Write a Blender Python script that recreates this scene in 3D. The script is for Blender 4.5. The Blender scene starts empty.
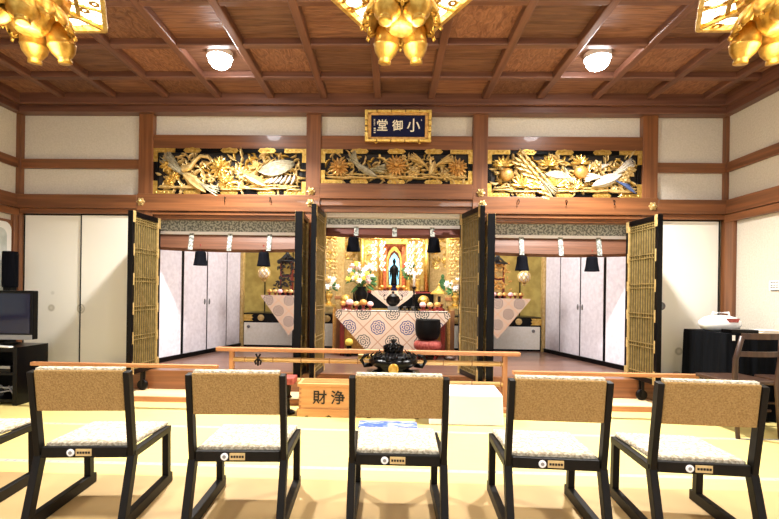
import bpy, math, random
from mathutils import Matrix, Vector, Euler
random.seed(7)
S = bpy.context.scene
COL = S.collection
PI = math.pi
R = math.radians

# ------------------------------------------------------------ camera
cam = bpy.data.cameras.new('camera'); co = bpy.data.objects.new('camera', cam); COL.objects.link(co)
cam.sensor_width = 36; cam.lens = 452 / 779 * 36
cam.shift_x = 12.5 / 779; cam.shift_y = 34.5 / 779; cam.clip_start = .05
co.matrix_world = Matrix.Translation((0, 0, 1.086)) @ Matrix.Rotation(R(1.55), 4, 'Z') @ Matrix.Rotation(R(90), 4, 'X') @ Matrix.Rotation(R(.83), 4, 'Z')
S.camera = co
# ------------------------------------------------------------ world, lights, exposure
w = bpy.data.worlds.new('world'); S.world = w; w.use_nodes = True
w.node_tree.nodes['Background'].inputs[0].default_value = (.93, .96, 1, 1)
w.node_tree.nodes['Background'].inputs[1].default_value = .72
S.view_settings.view_transform = 'Standard'; S.view_settings.look = 'None'
S.view_settings.gamma = 1; S.view_settings.use_curve_mapping = False
S.view_settings.exposure = 0.85

def area(name, loc, size, power, col=(1, .95, .86), rot=(0, 0, 0), shape='RECTANGLE', sy=None, parent=None):
    l = bpy.data.lights.new(name, 'AREA'); l.shape = shape; l.size = size
    if shape == 'RECTANGLE': l.size_y = sy or size
    l.energy = power; l.color = col
    o = bpy.data.objects.new(name, l); COL.objects.link(o); o.location = loc; o.rotation_euler = rot
    if parent: o.parent = parent
    return o
for _x in (-1.85, .04, 1.9): area('unseen_hall_light', (_x, 1.55, 3.1), .28, 30, (1, .95, .88), sy=.2)  # added lamps without fixtures, in place of lantern light, sharpening shadows under the chairs
for _x in (-1.6, 1.6): area('unseen_hall_light', (_x, -.3, 3.1), 1.0, 20, (1, .96, .9), sy=.4)
area('sanctuary_light', (-1.85, 5.9, 2.85), .9, 11, (.96, .93, 1), sy=.9)
area('sanctuary_light', (1.9, 5.9, 2.85), .9, 15, (.94, .94, 1), sy=.9)
area('sanctuary_light', (.05, 5.75, 2.85), 1.1, 75, (1, .95, .86), sy=.6)
area('shrine_light', (.05, 6.75, 2.7), 1.4, 34, (1, .95, .85), sy=.3)

# ------------------------------------------------------------ materials
def lin(h):
    h = h.lstrip('#'); o = []
    for i in (0, 2, 4):
        c = int(h[i:i+2], 16) / 255
        o.append(c / 12.92 if c <= .04045 else ((c + .055) / 1.055) ** 2.4)
    return (*o, 1)
def mat(name, c1, c2=None, rough=.5, metal=0, scale=(8, 8, 8), ns=1.0, detail=4, bump=0, emis=None, es=0, spec=.5, coat=0, ramp=(.35, .65)):
    m = bpy.data.materials.new(name); m.use_nodes = True
    nt = m.node_tree; b = nt.nodes['Principled BSDF']
    b.inputs['Base Color'].default_value = lin(c1); b.inputs['Roughness'].default_value = rough
    b.inputs['Metallic'].default_value = metal; b.inputs['Specular IOR Level'].default_value = spec
    b.inputs['Coat Weight'].default_value = coat
    if c2 or bump:
        tc = nt.nodes.new('ShaderNodeTexCoord'); mp = nt.nodes.new('ShaderNodeMapping'); mp.inputs['Scale'].default_value = scale
        n = nt.nodes.new('ShaderNodeTexNoise'); n.inputs['Scale'].default_value = ns; n.inputs['Detail'].default_value = detail
        nt.links.new(tc.outputs['Object'], mp.inputs[0]); nt.links.new(mp.outputs[0], n.inputs['Vector'])
        if c2:
            r = nt.nodes.new('ShaderNodeValToRGB'); r.color_ramp.elements[0].color = lin(c1); r.color_ramp.elements[1].color = lin(c2)
            r.color_ramp.elements[0].position, r.color_ramp.elements[1].position = ramp
            nt.links.new(n.outputs['Fac'], r.inputs[0]); nt.links.new(r.outputs[0], b.inputs['Base Color'])
        if bump:
            bp = nt.nodes.new('ShaderNodeBump'); bp.inputs['Strength'].default_value = bump; bp.inputs['Distance'].default_value = .01
            nt.links.new(n.outputs['Fac'], bp.inputs['Height']); nt.links.new(bp.outputs[0], b.inputs['Normal'])
    if emis:
        b.inputs['Emission Color'].default_value = lin(emis); b.inputs['Emission Strength'].default_value = es
    return m
M = {}
M['woodx'] = mat('brown_wood_grain_across', '#673f23', '#875431', .38, scale=(1.2, 30, 30), coat=.15)
M['woodz'] = mat('brown_wood_grain_upright', '#683f25', '#875533', .35, scale=(30, 30, 1.2), coat=.15)
M['woody'] = mat('brown_wood_grain_deep', '#673f23', '#875431', .38, scale=(30, 1.2, 30), coat=.15)
M['ribx'] = mat('ceiling_rib_across', '#5b382a', '#764e3d', .4, scale=(1.2, 30, 30))
M['riby'] = mat('ceiling_rib_deep', '#5b382a', '#764e3d', .4, scale=(30, 1.2, 30))
M['step'] = mat('pale_wood_step', '#d9b98a', '#ecd2a4', .45, scale=(1, 25, 25))
M['oak'] = mat('orange_wood', '#a56d42', '#bf8659', .45, scale=(1.5, 30, 30))
M['oakz'] = mat('orange_wood_upright', '#9c683e', '#b57f52', .45, scale=(30, 30, 1.5))
M['boxwood'] = mat('light_cedar', '#c98f57', '#dba66c', .5, scale=(1.5, 20, 25))
M['bamboo'] = mat('bamboo_yellow', '#b58f58', '#cdaa72', .35, scale=(2, 30, 30))
M['node'] = mat('bamboo_joint', '#8a653c', rough=.5)
M['innerfloor'] = mat('dark_floorboards', '#5c4238', '#735549', .3, scale=(1, 12, 1), coat=.2)
M['plaster'] = mat('cream_plaster', '#cdc4b3', '#d8cfc0', .9, scale=(60, 60, 60), bump=.4)
M['paper'] = mat('white_door_paper', '#efeadc', '#f6f2e7', .8, scale=(30, 30, 30), bump=.1)
M['closet'] = mat('white_closet_paper', '#c2bcc6', '#d0cbd4', .6, scale=(20, 20, 20))
M['black'] = mat('black_lacquer', '#060506', rough=.28, spec=.18)
M['blackm'] = mat('black_matt', '#09090a', rough=.5, spec=.15)
M['chairblack'] = mat('black_stained_wood', '#0c0a08', '#15110e', .5, spec=.2, scale=(20, 20, 3))
M['gold'] = mat('gold_leaf', '#c2983f', '#dfbd6c', .33, metal=.75, scale=(30, 30, 30))
M['palegold'] = mat('pale_gold', '#c2a263', '#d9be84', .4, metal=.5, scale=(30, 30, 30))
M['orangegold'] = mat('orange_gold', '#b5823f', '#d0a25c', .4, metal=.5, scale=(30, 30, 30))
M['dimgold'] = mat('old_gold', '#a58a45', '#c0a558', .4, metal=.5, scale=(8, 8, 8))
M['silvergold'] = mat('painted_feathers', '#8f866c', '#b3aa90', .5, metal=.2, scale=(30, 30, 30))
M['whitefeather'] = mat('white_feathers', '#bdb3a2', '#d0c8ba', .5, scale=(30, 30, 30))
M['bluepaint'] = mat('blue_paint', '#4a5f8e', rough=.5)
M['lampgold'] = mat('lantern_brass', '#a57b30', '#d2aa54', .38, metal=.85, scale=(25, 25, 25))
M['glow'] = mat('lit_lantern_glass', '#fff3d8', emis='#fff4dd', es=4)
M['white'] = mat('white_cloth', '#f6f6fa', rough=.8)
M['whiteplastic'] = mat('white_plastic', '#e8e8ea', rough=.35)
M['redlac'] = mat('red_lacquer', '#7a2018', rough=.3, coat=.3)
M['redcloth'] = mat('red_brocade', '#8e2e28', '#b0584c', .6, scale=(40, 40, 40))
M['navy'] = mat('navy_thread', '#07070c', '#0d0e15', .9, spec=.08, scale=(90, 90, 5))
M['screen'] = mat('dark_screen', '#161d38', rough=.12)
M['silver'] = mat('silver_plastic', '#8d8e90', rough=.4, metal=.3)
M['grey'] = mat('grey_metal', '#77787a', rough=.4, metal=.5)
M['blackcloth'] = mat('black_cloth', '#060709', '#0b0d12', .9, spec=.1, scale=(30, 30, 2))
M['brownchair'] = mat('dark_brown_chair_wood', '#33211a', '#4a3325', .4, scale=(20, 20, 2))
M['blueboard'] = mat('deep_blue_board', '#060a36', rough=.6, spec=.2)
M['cream'] = mat('cream_ink', '#efe6cf', rough=.5)
M['ink'] = mat('black_ink', '#1a130e', rough=.6)
M['green'] = mat('leaf_green', '#2f5a2c', '#4d7f3f', .6, scale=(30, 30, 30))
M['petalwhite'] = mat('white_petal', '#f4eee8', rough=.6)
M['petalyellow'] = mat('yellow_petal', '#e8d257', rough=.6)
M['petalpink'] = mat('pink_petal', '#e4b6b8', rough=.6)
M['candle'] = mat('white_wax', '#f5f0e6', rough=.5)
M['halo'] = mat('blue_white_halo', '#8fd8e8', emis='#8fdcf2', es=1.3)
M['niche'] = mat('red_gold_panel', '#a23a22', '#c9743c', .5, metal=.2, scale=(25, 25, 25))
M['redroll'] = mat('reddish_split_bamboo', '#573523', '#724932', .55, scale=(2, 4, 160))
M['darkroll'] = mat('dark_red_blind', '#55281e', '#67362a', .55, scale=(2, 4, 160))
M['sheer'] = mat('sheer', '#b8b0ac', rough=.8)
M['darkback'] = mat('dark_carving_ground', '#1d150e', rough=.7)
M['latback'] = mat('tan_lattice_backing', '#33290f', '#42351a', .6, scale=(10, 10, 60))
M['greyback'] = mat('grey_lattice_backing', '#5d564a', '#6f6759', .6, scale=(40, 40, 40))
M['latgold'] = mat('gold_lattice', '#7d6a3c', '#988352', .4, metal=.35, scale=(20, 20, 20))
M['padtan'] = mat('tan_woven_fabric', '#90713f', '#ae8d57', .9, scale=(140, 140, 140), bump=.5)
M['padcream'] = mat('cream_woven_fabric', '#a89c84', '#dbd2bc', .9, scale=(75, 45, 75), bump=1.0, ramp=(.42, .58))
M['zabuton'] = mat('blue_and_white_weave', '#3f5cb8', '#c9cfe8', .8, scale=(9, 50, 10), detail=2, ramp=(.52, .60))
M['brocade'] = mat('grey_brocade', '#6d706c', '#b5b7ae', .8, scale=(45, 45, 45), detail=1, ramp=(.45, .55))
M['edging'] = mat('white_edging', '#d8d2c8', rough=.8)
M['glass'] = mat('frosted_window', '#cfd3cd', '#b7beb6', .3, scale=(10, 10, 10))
M['curtain'] = mat('curtain', '#efeeea', rough=.8)

def nodes_floor():
    m = bpy.data.materials.new('tatami'); m.use_nodes = True; nt = m.node_tree; b = nt.nodes['Principled BSDF']
    N = nt.nodes.new; L = nt.links.new
    tc = N('ShaderNodeTexCoord'); sx = N('ShaderNodeSeparateXYZ'); L(tc.outputs['Object'], sx.inputs[0])
    def mt(op, a, bb=None, c=None):
        n = N('ShaderNodeMath'); n.operation = op
        for i, v in enumerate((a, bb, c)):
            if v is None: continue
            if isinstance(v, (int, float)): n.inputs[i].default_value = v
            else: L(v, n.inputs[i])
        return n.outputs[0]
    X, Y = sx.outputs[0], sx.outputs[1]
    ym = mt('PINGPONG', mt('SUBTRACT', Y, 2.80), .395)        # distance to a cloth border line every 0.79
    border = mt('LESS_THAN', ym, .021)
    fine = N('ShaderNodeTexNoise'); mp = N('ShaderNodeMapping'); mp.inputs['Scale'].default_value = (3, 90, 1)
    L(tc.outputs['Object'], mp.inputs[0]); L(mp.outputs[0], fine.inputs['Vector']); fine.inputs['Scale'].default_value = 2
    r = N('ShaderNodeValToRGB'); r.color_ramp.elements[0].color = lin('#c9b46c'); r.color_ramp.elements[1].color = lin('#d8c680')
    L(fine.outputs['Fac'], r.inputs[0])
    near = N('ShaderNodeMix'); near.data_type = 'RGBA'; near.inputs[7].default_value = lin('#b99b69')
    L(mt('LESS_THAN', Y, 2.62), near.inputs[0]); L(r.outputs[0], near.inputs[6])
    dx = mt('PINGPONG', X, .028); dash = mt('MULTIPLY', mt('LESS_THAN', dx, .011), mt('LESS_THAN', ym, .016))
    bc = N('ShaderNodeMix'); bc.data_type = 'RGBA'; bc.inputs[6].default_value = lin('#b9b49d'); bc.inputs[7].default_value = lin('#8b8f96')
    L(dash, bc.inputs[0])
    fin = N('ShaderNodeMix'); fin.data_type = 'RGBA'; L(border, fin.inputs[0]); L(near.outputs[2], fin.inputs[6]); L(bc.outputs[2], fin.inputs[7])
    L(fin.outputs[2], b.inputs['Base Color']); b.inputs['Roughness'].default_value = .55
    bp = N('ShaderNodeBump'); bp.inputs['Strength'].default_value = .15; L(fine.outputs['Fac'], bp.inputs['Height']); L(bp.outputs[0], b.inputs['Normal'])
    return m
M['tatami'] = nodes_floor()
def nodes_panel():
    m = bpy.data.materials.new('ceiling_boards'); m.use_nodes = True; nt = m.node_tree; b = nt.nodes['Principled BSDF']
    N = nt.nodes.new; L = nt.links.new
    tc = N('ShaderNodeTexCoord')
    cell = N('ShaderNodeVectorMath'); cell.operation = 'MULTIPLY_ADD'; cell.inputs[1].default_value = (1/.569, 1/.567, 0); cell.inputs[2].default_value = (.269+20, 20-7.684, 0)
    L(tc.outputs['Object'], cell.inputs[0])
    fl = N('ShaderNodeVectorMath'); fl.operation = 'FLOOR'; L(cell.outputs[0], fl.inputs[0])
    wn = N('ShaderNodeTexWhiteNoise'); wn.noise_dimensions = '2D'; L(fl.outputs[0], wn.inputs['Vector'])
    a = N('ShaderNodeTexNoise'); ma = N('ShaderNodeMapping'); ma.inputs['Scale'].default_value = (3, 34, 1); L(tc.outputs['Object'], ma.inputs[0]); L(ma.outputs[0], a.inputs['Vector']); a.inputs['Distortion'].default_value = 1.2; a.inputs['Scale'].default_value = 1
    c = N('ShaderNodeTexNoise'); mc = N('ShaderNodeMapping'); mc.inputs['Scale'].default_value = (22, 8, 1); L(tc.outputs['Object'], mc.inputs[0]); L(mc.outputs[0], c.inputs['Vector']); c.inputs['Distortion'].default_value = 2.0; c.inputs['Scale'].default_value = 1
    gt = N('ShaderNodeMath'); gt.operation = 'GREATER_THAN'; gt.inputs[1].default_value = .5; L(wn.outputs['Value'], gt.inputs[0])
    mx = N('ShaderNodeMix'); L(gt.outputs[0], mx.inputs[0]); L(a.outputs['Fac'], mx.inputs[2]); L(c.outputs['Fac'], mx.inputs[3])
    r = N('ShaderNodeValToRGB'); r.color_ramp.elements[0].position = .3; r.color_ramp.elements[1].position = .7
    r.color_ramp.elements[0].color = lin('#623c2b'); r.color_ramp.elements[1].color = lin('#90654b'); L(mx.outputs[0], r.inputs[0])
    tint = N('ShaderNodeHueSaturation'); mv = N('ShaderNodeMapRange'); mv.inputs[3].default_value = .66; mv.inputs[4].default_value = 1.28
    ck = N('ShaderNodeTexChecker'); ck.inputs['Scale'].default_value = 1; ck.inputs[1].default_value = (1, 1, 1, 1); ck.inputs[2].default_value = (0, 0, 0, 1)
    of = N('ShaderNodeVectorMath'); of.operation = 'ADD'; of.inputs[1].default_value = (.5, .5, .5); L(fl.outputs[0], of.inputs[0]); L(of.outputs[0], ck.inputs['Vector'])
    av = N('ShaderNodeMix'); av.inputs[0].default_value = .6; L(wn.outputs['Value'], av.inputs[2]); L(ck.outputs['Fac'], av.inputs[3])
    L(av.outputs[0], mv.inputs[0]); L(mv.outputs[0], tint.inputs['Value']); L(r.outputs[0], tint.inputs['Color'])
    L(tint.outputs[0], b.inputs['Base Color']); b.inputs['Roughness'].default_value = .5
    bp = N('ShaderNodeBump'); bp.inputs['Strength'].default_value = .5; bp.inputs['Distance'].default_value = .02; L(mx.outputs[0], bp.inputs['Height']); L(bp.outputs[0], b.inputs['Normal'])
    return m
M['panel'] = nodes_panel()
def nodes_medallion(name, base, ink, scale, ink2):
    """brocade cloth: rings of flower medallions on a diamond grid, in object XZ"""
    m = bpy.data.materials.new(name); m.use_nodes = True; nt = m.node_tree; b = nt.nodes['Principled BSDF']
    N = nt.nodes.new; L = nt.links.new
    def mt(op, a, bb=None):
        n = N('ShaderNodeMath'); n.operation = op
        for i, v in enumerate((a, bb)):
            if v is None: continue
            if isinstance(v, (int, float)): n.inputs[i].default_value = v
            else: L(v, n.inputs[i])
        return n.outputs[0]
    tc = N('ShaderNodeTexCoord'); s = N('ShaderNodeSeparateXYZ'); L(tc.outputs['Object'], s.inputs[0])
    X, Z = s.outputs[0], s.outputs[2]
    u = mt('MULTIPLY', mt('ADD', X, Z), scale); v = mt('MULTIPLY', mt('SUBTRACT', X, Z), scale)
    fu = mt('SUBTRACT', mt('FRACT', u), .5); fv = mt('SUBTRACT', mt('FRACT', v), .5)
    d = mt('SQRT', mt('ADD', mt('MULTIPLY', fu, fu), mt('MULTIPLY', fv, fv)))
    ang = mt('ARCTAN2', fu, fv)
    pet = mt('MULTIPLY', mt('SINE', mt('MULTIPLY', ang, 8)), mt('SINE', mt('MULTIPLY', d, 48)))
    inside = mt('LESS_THAN', d, .36)
    f = mt('MULTIPLY', inside, mt('GREATER_THAN', mt('ADD', pet, mt('MULTIPLY', mt('SINE', mt('MULTIPLY', d, 62)), .6)), .05))
    chk = mt('GREATER_THAN', mt('FRACT', mt('MULTIPLY', mt('ADD', mt('FLOOR', u), mt('FLOOR', v)), .5)), .25)
    edge = mt('GREATER_THAN', mt('MAXIMUM', mt('ABSOLUTE', fu), mt('ABSOLUTE', fv)), .475)
    c0 = N('ShaderNodeMix'); c0.data_type = 'RGBA'; c0.inputs[6].default_value = lin(ink); c0.inputs[7].default_value = lin(ink2); L(chk, c0.inputs[0])
    c1 = N('ShaderNodeMix'); c1.data_type = 'RGBA'; c1.inputs[6].default_value = lin(base); c1.inputs[7].default_value = lin('#d3a98c'); L(edge, c1.inputs[0])
    c2 = N('ShaderNodeMix'); c2.data_type = 'RGBA'; L(f, c2.inputs[0]); L(c1.outputs[2], c2.inputs[6]); L(c0.outputs[2], c2.inputs[7])
    L(c2.outputs[2], b.inputs['Base Color']); b.inputs['Roughness'].default_value = .75
    return m
M['medal'] = nodes_medallion('medallion_brocade', '#f0dccb', '#4b4f8e', 2.55, '#5a5a55')
M['medal2'] = nodes_medallion('pale_medallion_brocade', '#cdb6a4', '#6e6064', 3.4, '#736c74')
def nodes_fusuma():
    """off-white paper with a few faint round crests, object XZ"""
    m = bpy.data.materials.new('crested_paper'); m.use_nodes = True; nt = m.node_tree; b = nt.nodes['Principled BSDF']
    N = nt.nodes.new; L = nt.links.new
    tc = N('ShaderNodeTexCoord'); s = N('ShaderNodeMapping'); s.inputs['Scale'].default_value = (4.2, 0, 4.2); L(tc.outputs['Object'], s.inputs[0])
    v = N('ShaderNodeTexVoronoi'); v.inputs['Scale'].default_value = 1; v.inputs['Randomness'].default_value = .75; L(s.outputs[0], v.inputs['Vector'])
    r = N('ShaderNodeValToRGB'); e = r.color_ramp.elements; e[0].position = 0; e[0].color = lin('#bfb9a8'); e[1].position = .27; e[1].color = lin('#f4f0e3')
    for p, c in ((.08, '#e6e1d2'), (.12, '#bab4a4'), (.17, '#e4dfd1'), (.22, '#bfbaaa')):
        x = e.new(p); x.color = lin(c)
    L(v.outputs['Distance'], r.inputs[0])
    se = N('ShaderNodeSeparateXYZ'); L(tc.outputs['Object'], se.inputs[0])
    lt = N('ShaderNodeMapRange'); lt.inputs[1].default_value = 1.25; lt.inputs[2].default_value = 1.0; L(se.outputs[2], lt.inputs[0])
    mx = N('ShaderNodeMix'); mx.data_type = 'RGBA'; mx.inputs[6].default_value = lin('#f4f0e3'); L(lt.outputs[0], mx.inputs[0]); L(r.outputs[0], mx.inputs[7])
    L(mx.outputs[2], b.inputs['Base Color']); b.inputs['Roughness'].default_value = .75
    return m
M['fusuma'] = nodes_fusuma()

# ------------------------------------------------------------ mesh builder
class MB:
    def __init__(s): s.v = []; s.f = []; s.m = Matrix.Identity(4)
    def add(s, vs, fs):
        b = len(s.v); s.v += [tuple(s.m @ Vector(p)) for p in vs]; s.f += [tuple(b + i for i in f) for f in fs]; return s
    def box(s, x0, x1, y0, y1, z0, z1):
        return s.add([(x0,y0,z0),(x1,y0,z0),(x1,y1,z0),(x0,y1,z0),(x0,y0,z1),(x1,y0,z1),(x1,y1,z1),(x0,y1,z1)],
                     [(0,3,2,1),(4,5,6,7),(0,1,5,4),(1,2,6,5),(2,3,7,6),(3,0,4,7)])
    def hexa(s, b, t):   # bottom quad, top quad
        return s.add(list(b) + list(t), [(0,3,2,1),(4,5,6,7),(0,1,5,4),(1,2,6,5),(2,3,7,6),(3,0,4,7)])
    def beam(s, p, q, wx, wd, up=(0, 0, 1)):
        p, q = Vector(p), Vector(q); d = (q - p).normalized(); u = Vector(up)
        if abs(d.dot(u)) > .99: u = Vector((0, 1, 0))
        a = d.cross(u).normalized() * wx / 2; c = a.cross(d).normalized() * wd / 2
        return s.hexa([p-a-c, p+a-c, p+a+c, p-a+c], [q-a-c, q+a-c, q+a+c, q-a+c])
    def tube(s, pts, r, n=8, rs=None):
        pts = [Vector(p) for p in pts]; rings = []; vs = []; fs = []
        d0 = (pts[1] - pts[0]).normalized(); u = Vector((0, 0, 1)) if abs(d0.z) < .9 else Vector((1, 0, 0))
        for i, p in enumerate(pts):
            d = ((pts[min(i+1, len(pts)-1)] - pts[max(i-1, 0)])).normalized()
            a = d.cross(u)
            if a.length < 1e-4: a = d.cross(Vector((0, 1, 0)))
            a.normalize(); b = d.cross(a).normalized(); rr = rs[i] if rs else r
            vs += [p + a * rr * math.cos(2*PI*k/n) + b * rr * math.sin(2*PI*k/n) for k in range(n)]
        for i in range(len(pts) - 1):
            for k in range(n): fs.append((i*n+k, i*n+(k+1) % n, (i+1)*n+(k+1) % n, (i+1)*n+k))
        fs.append(tuple(range(n))[::-1]); fs.append(tuple((len(pts)-1)*n+k for k in range(n)))
        return s.add(vs, fs)
    def lathe(s, prof, c=(0, 0, 0), n=20, lobes=0, amp=0, axis='Z', cap=True):
        vs = []; fs = []
        for (r, z) in prof:
            for k in range(n):
                t = 2*PI*k/n; rr = r * (1 + amp * math.cos(lobes * t)) if lobes else r
                if axis == 'Z': vs.append((c[0]+rr*math.cos(t), c[1]+rr*math.sin(t), c[2]+z))
                elif axis == 'Y': vs.append((c[0]+rr*math.cos(t), c[1]-z, c[2]+rr*math.sin(t)))
                else: vs.append((c[0]+z, c[1]+rr*math.cos(t), c[2]+rr*math.sin(t)))
        for i in range(len(prof) - 1):
            for k in range(n): fs.append((i*n+k, i*n+(k+1) % n, (i+1)*n+(k+1) % n, (i+1)*n+k))
        if cap: fs.append(tuple(range(n))[::-1]); fs.append(tuple((len(prof)-1)*n+k for k in range(n)))
        return s.add(vs, fs)
    def ball(s, c, rx, ry=None, rz=None, n=12, h=8):
        ry = ry or rx; rz = rz or rx; vs = []; fs = []
        for i in range(h + 1):
            a = PI * i / h
            for k in range(n):
                t = 2*PI*k/n; q = max(math.sin(a), .02)
                vs.append((c[0]+rx*q*math.cos(t), c[1]+ry*q*math.sin(t), c[2]-rz*math.cos(a)))
        for i in range(h):
            for k in range(n): fs.append((i*n+k, i*n+(k+1) % n, (i+1)*n+(k+1) % n, (i+1)*n+k))
        fs.append(tuple(range(n))[::-1]); fs.append(tuple(h*n+k for k in range(n)))
        return s.add(vs, fs)
    def prism(s, poly, y0, y1):   # polygon in XZ, extruded along Y
        n = len(poly); vs = [(x, y0, z) for x, z in poly] + [(x, y1, z) for x, z in poly]
        return s.add(vs, [tuple(range(n)), tuple(range(2*n-1, n-1, -1))] + [(i, n+i, n+(i+1) % n, (i+1) % n) for i in range(n)])
    def hprism(s, poly, z0, z1):  # polygon in XY, extruded up
        n = len(poly); vs = [(x, y, z0) for x, y in poly] + [(x, y, z1) for x, y in poly]
        return s.add(vs, [tuple(range(n))[::-1], tuple(range(n, 2*n))] + [(i, (i+1) % n, n+(i+1) % n, n+i) for i in range(n)])
    def leaf(s, x, z, a, ln, wd, y=0, bulge=.028, n=6, curve=0, p=.8):
        """carved leaf or feather standing proud of a panel facing -Y"""
        vs = []; fs = []; cx, cz, aa = x, z, a
        for i in range(n + 1):
            t = i / n; hw = wd/2 * max(math.sin(PI * min(max(t, .0), 1)) ** p, .05)
            px, pz = -math.sin(aa), math.cos(aa); bl = bulge * (.35 + .65 * math.sin(PI * t))
            vs += [(cx + px*hw, y, cz + pz*hw), (cx + px*hw*.55, y-bl*.8, cz + pz*hw*.55), (cx, y-bl*.65, cz), (cx - px*hw*.55, y-bl*.8, cz - pz*hw*.55), (cx - px*hw, y, cz - pz*hw)]
            cx += math.cos(aa) * ln / n; cz += math.sin(aa) * ln / n; aa += curve / n
        for i in range(n):
            for k in range(4): fs.append((i*5+k, (i+1)*5+k, (i+1)*5+k+1, i*5+k+1))
            fs.append((i*5, i*5+4, (i+1)*5+4, (i+1)*5))
        return s.add(vs, fs)
    def bloom(s, x, z, r, y=0, n=12, rings=2, bulge=.02):
        for q in range(rings):
            rr = r * (1 - .38*q)
            for k in range(n):
                s.leaf(x + .12*rr*math.cos(2*PI*(k+.5*q)/n), z + .12*rr*math.sin(2*PI*(k+.5*q)/n), 2*PI*(k+.5*q)/n, rr*.88, 4.4*rr/n, y - q*bulge*.8, bulge, n=4, p=.6)
        s.ball((x, y - bulge*rings, z), r*.25, bulge, r*.25, 8, 5)
        return s
    def wing(s, x, z, a0, a1, ln, n, wd, y=0, curve=0):
        for k in range(n):
            t = k / max(n-1, 1); s.leaf(x + .02*k*math.cos(a0), z + .02*k*math.sin(a0), a0 + (a1-a0)*t, ln*(1 - .35*t), wd*.62, y - .008*(k % 2), .035, n=5, curve=curve, p=.5)
        return s
    def build(s, name, m, parent=None, smooth=False, bevel=0, kind=None):
        me = bpy.data.meshes.new(name); me.from_pydata(s.v, [], s.f); me.validate(); me.update()
        if smooth:
            for p in me.polygons: p.use_smooth = len(p.vertices) <= 4
        me.materials.append(M[m] if isinstance(m, str) else m)
        o = bpy.data.objects.new(name, me); COL.objects.link(o)
        if parent: o.parent = parent
        if kind: o['kind'] = kind
        if bevel:
            b = o.modifiers.new('bevel', 'BEVEL'); b.width = bevel; b.segments = 2; b.limit_method = 'ANGLE'
        return o
def box(name, m, x0, x1, y0, y1, z0, z1, parent=None, bevel=0, kind=None):
    return MB().box(x0, x1, y0, y1, z0, z1).build(name, m, parent, bevel=bevel, kind=kind)
def st(name, m, *a, bevel=0): return box(name, m, *a, bevel=bevel, kind='structure')
def thing(name, label, cat, loc=(0, 0, 0), rz=0, group=None):
    o = bpy.data.objects.new(name, None); COL.objects.link(o); o.location = loc; o.rotation_euler = (0, 0, rz)
    o.empty_display_size = .1; o['label'] = label; o['category'] = cat
    if group: o['group'] = group
    return o
def tag(o, label, cat, group=None):
    o['label'] = label; o['category'] = cat
    if group: o['group'] = group
    return o
def dup(root, loc, rz=None, label=None, group=None):
    r = root.copy(); COL.objects.link(r); r.location = loc
    if rz is not None: r.rotation_euler = (0, 0, rz)
    if label: r['label'] = label
    if group: r['group'] = group
    for ch in list(root.children):
        c = ch.copy(); COL.objects.link(c); c.parent = r
        for g in list(ch.children):
            d = g.copy(); COL.objects.link(d); d.parent = c
    return r
def text(name, body, size, m, parent, loc, rot=(R(90), 0, 0), offset=0, extrude=.002, sx=1, align='CENTER'):
    c = bpy.data.curves.new(name, 'FONT'); c.body = body; c.size = size; c.extrude = extrude; c.offset = offset
    c.align_x = align; c.align_y = 'CENTER'
    t = bpy.data.objects.new(name, c); COL.objects.link(t)
    me = bpy.data.meshes.new_from_object(t.evaluated_get(bpy.context.evaluated_depsgraph_get()))
    bpy.data.objects.remove(t)
    o = bpy.data.objects.new(name, me); COL.objects.link(o); me.materials.clear(); me.materials.append(M[m])
    o.location = loc; o.rotation_euler = rot; o.scale = (sx, 1, 1); o.parent = parent
    return o

# ============================================================ THE SETTING
XL, XR, W, CZ = -4.17, 3.60, 4.93, 3.155
COLX = (-2.70, -.847, .961, 2.766)
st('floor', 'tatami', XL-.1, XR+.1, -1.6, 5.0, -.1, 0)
st('floor_inner', 'innerfloor', -3.0, 3.0, 4.74, 8.0, .10, .244)
st('trim_1', 'woodx', -3.0, 2.85, 4.70, 4.76, .03, .248, bevel=.006)          # sanctuary sill
st('trim_2', 'step', -3.0, 2.66, 4.375, 4.70, .03, .052)                       # pale step board
st('trim_3', 'oak', -3.0, 2.66, 4.36, 4.40, 0, .048)                          # its front edge
st('wall_left', 'plaster', XL-.1, XL, -1.6, W+.15, 0, 3.3)
st('wall_right', 'plaster', XR, XR+.1, -1.6, W+.15, 0, 3.3)
st('wall_back', 'plaster', XL, XR, W+.04, W+.14, 1.93, 3.3)
for i, (a, b) in enumerate(((XL, COLX[0]), (COLX[3], XR))):
    st('wall_back', 'plaster', a, b, W+.09, W+.14, 0, 1.93)
n = 4
def trim(m, *a, bevel=.004):
    global n
    o = st('trim_%d' % n, m, *a, bevel=bevel); n += 1; return o
for x in COLX: trim('woodz', x-.08, x+.08, W-.03, W+.13, .2, 3.06)
trim('woodz', XL, XL+.055, W-.02, W+.04, 0, 3.06); trim('woodz', XR-.035, XR, W-.02, W+.04, 0, 3.06)
trim('woodz', XL, XL+.04, W-.075, W-.02, 0, 1.93); trim('woodz', XR-.04, XR, W-.14, W-.02, 0, 1.93)
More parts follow.
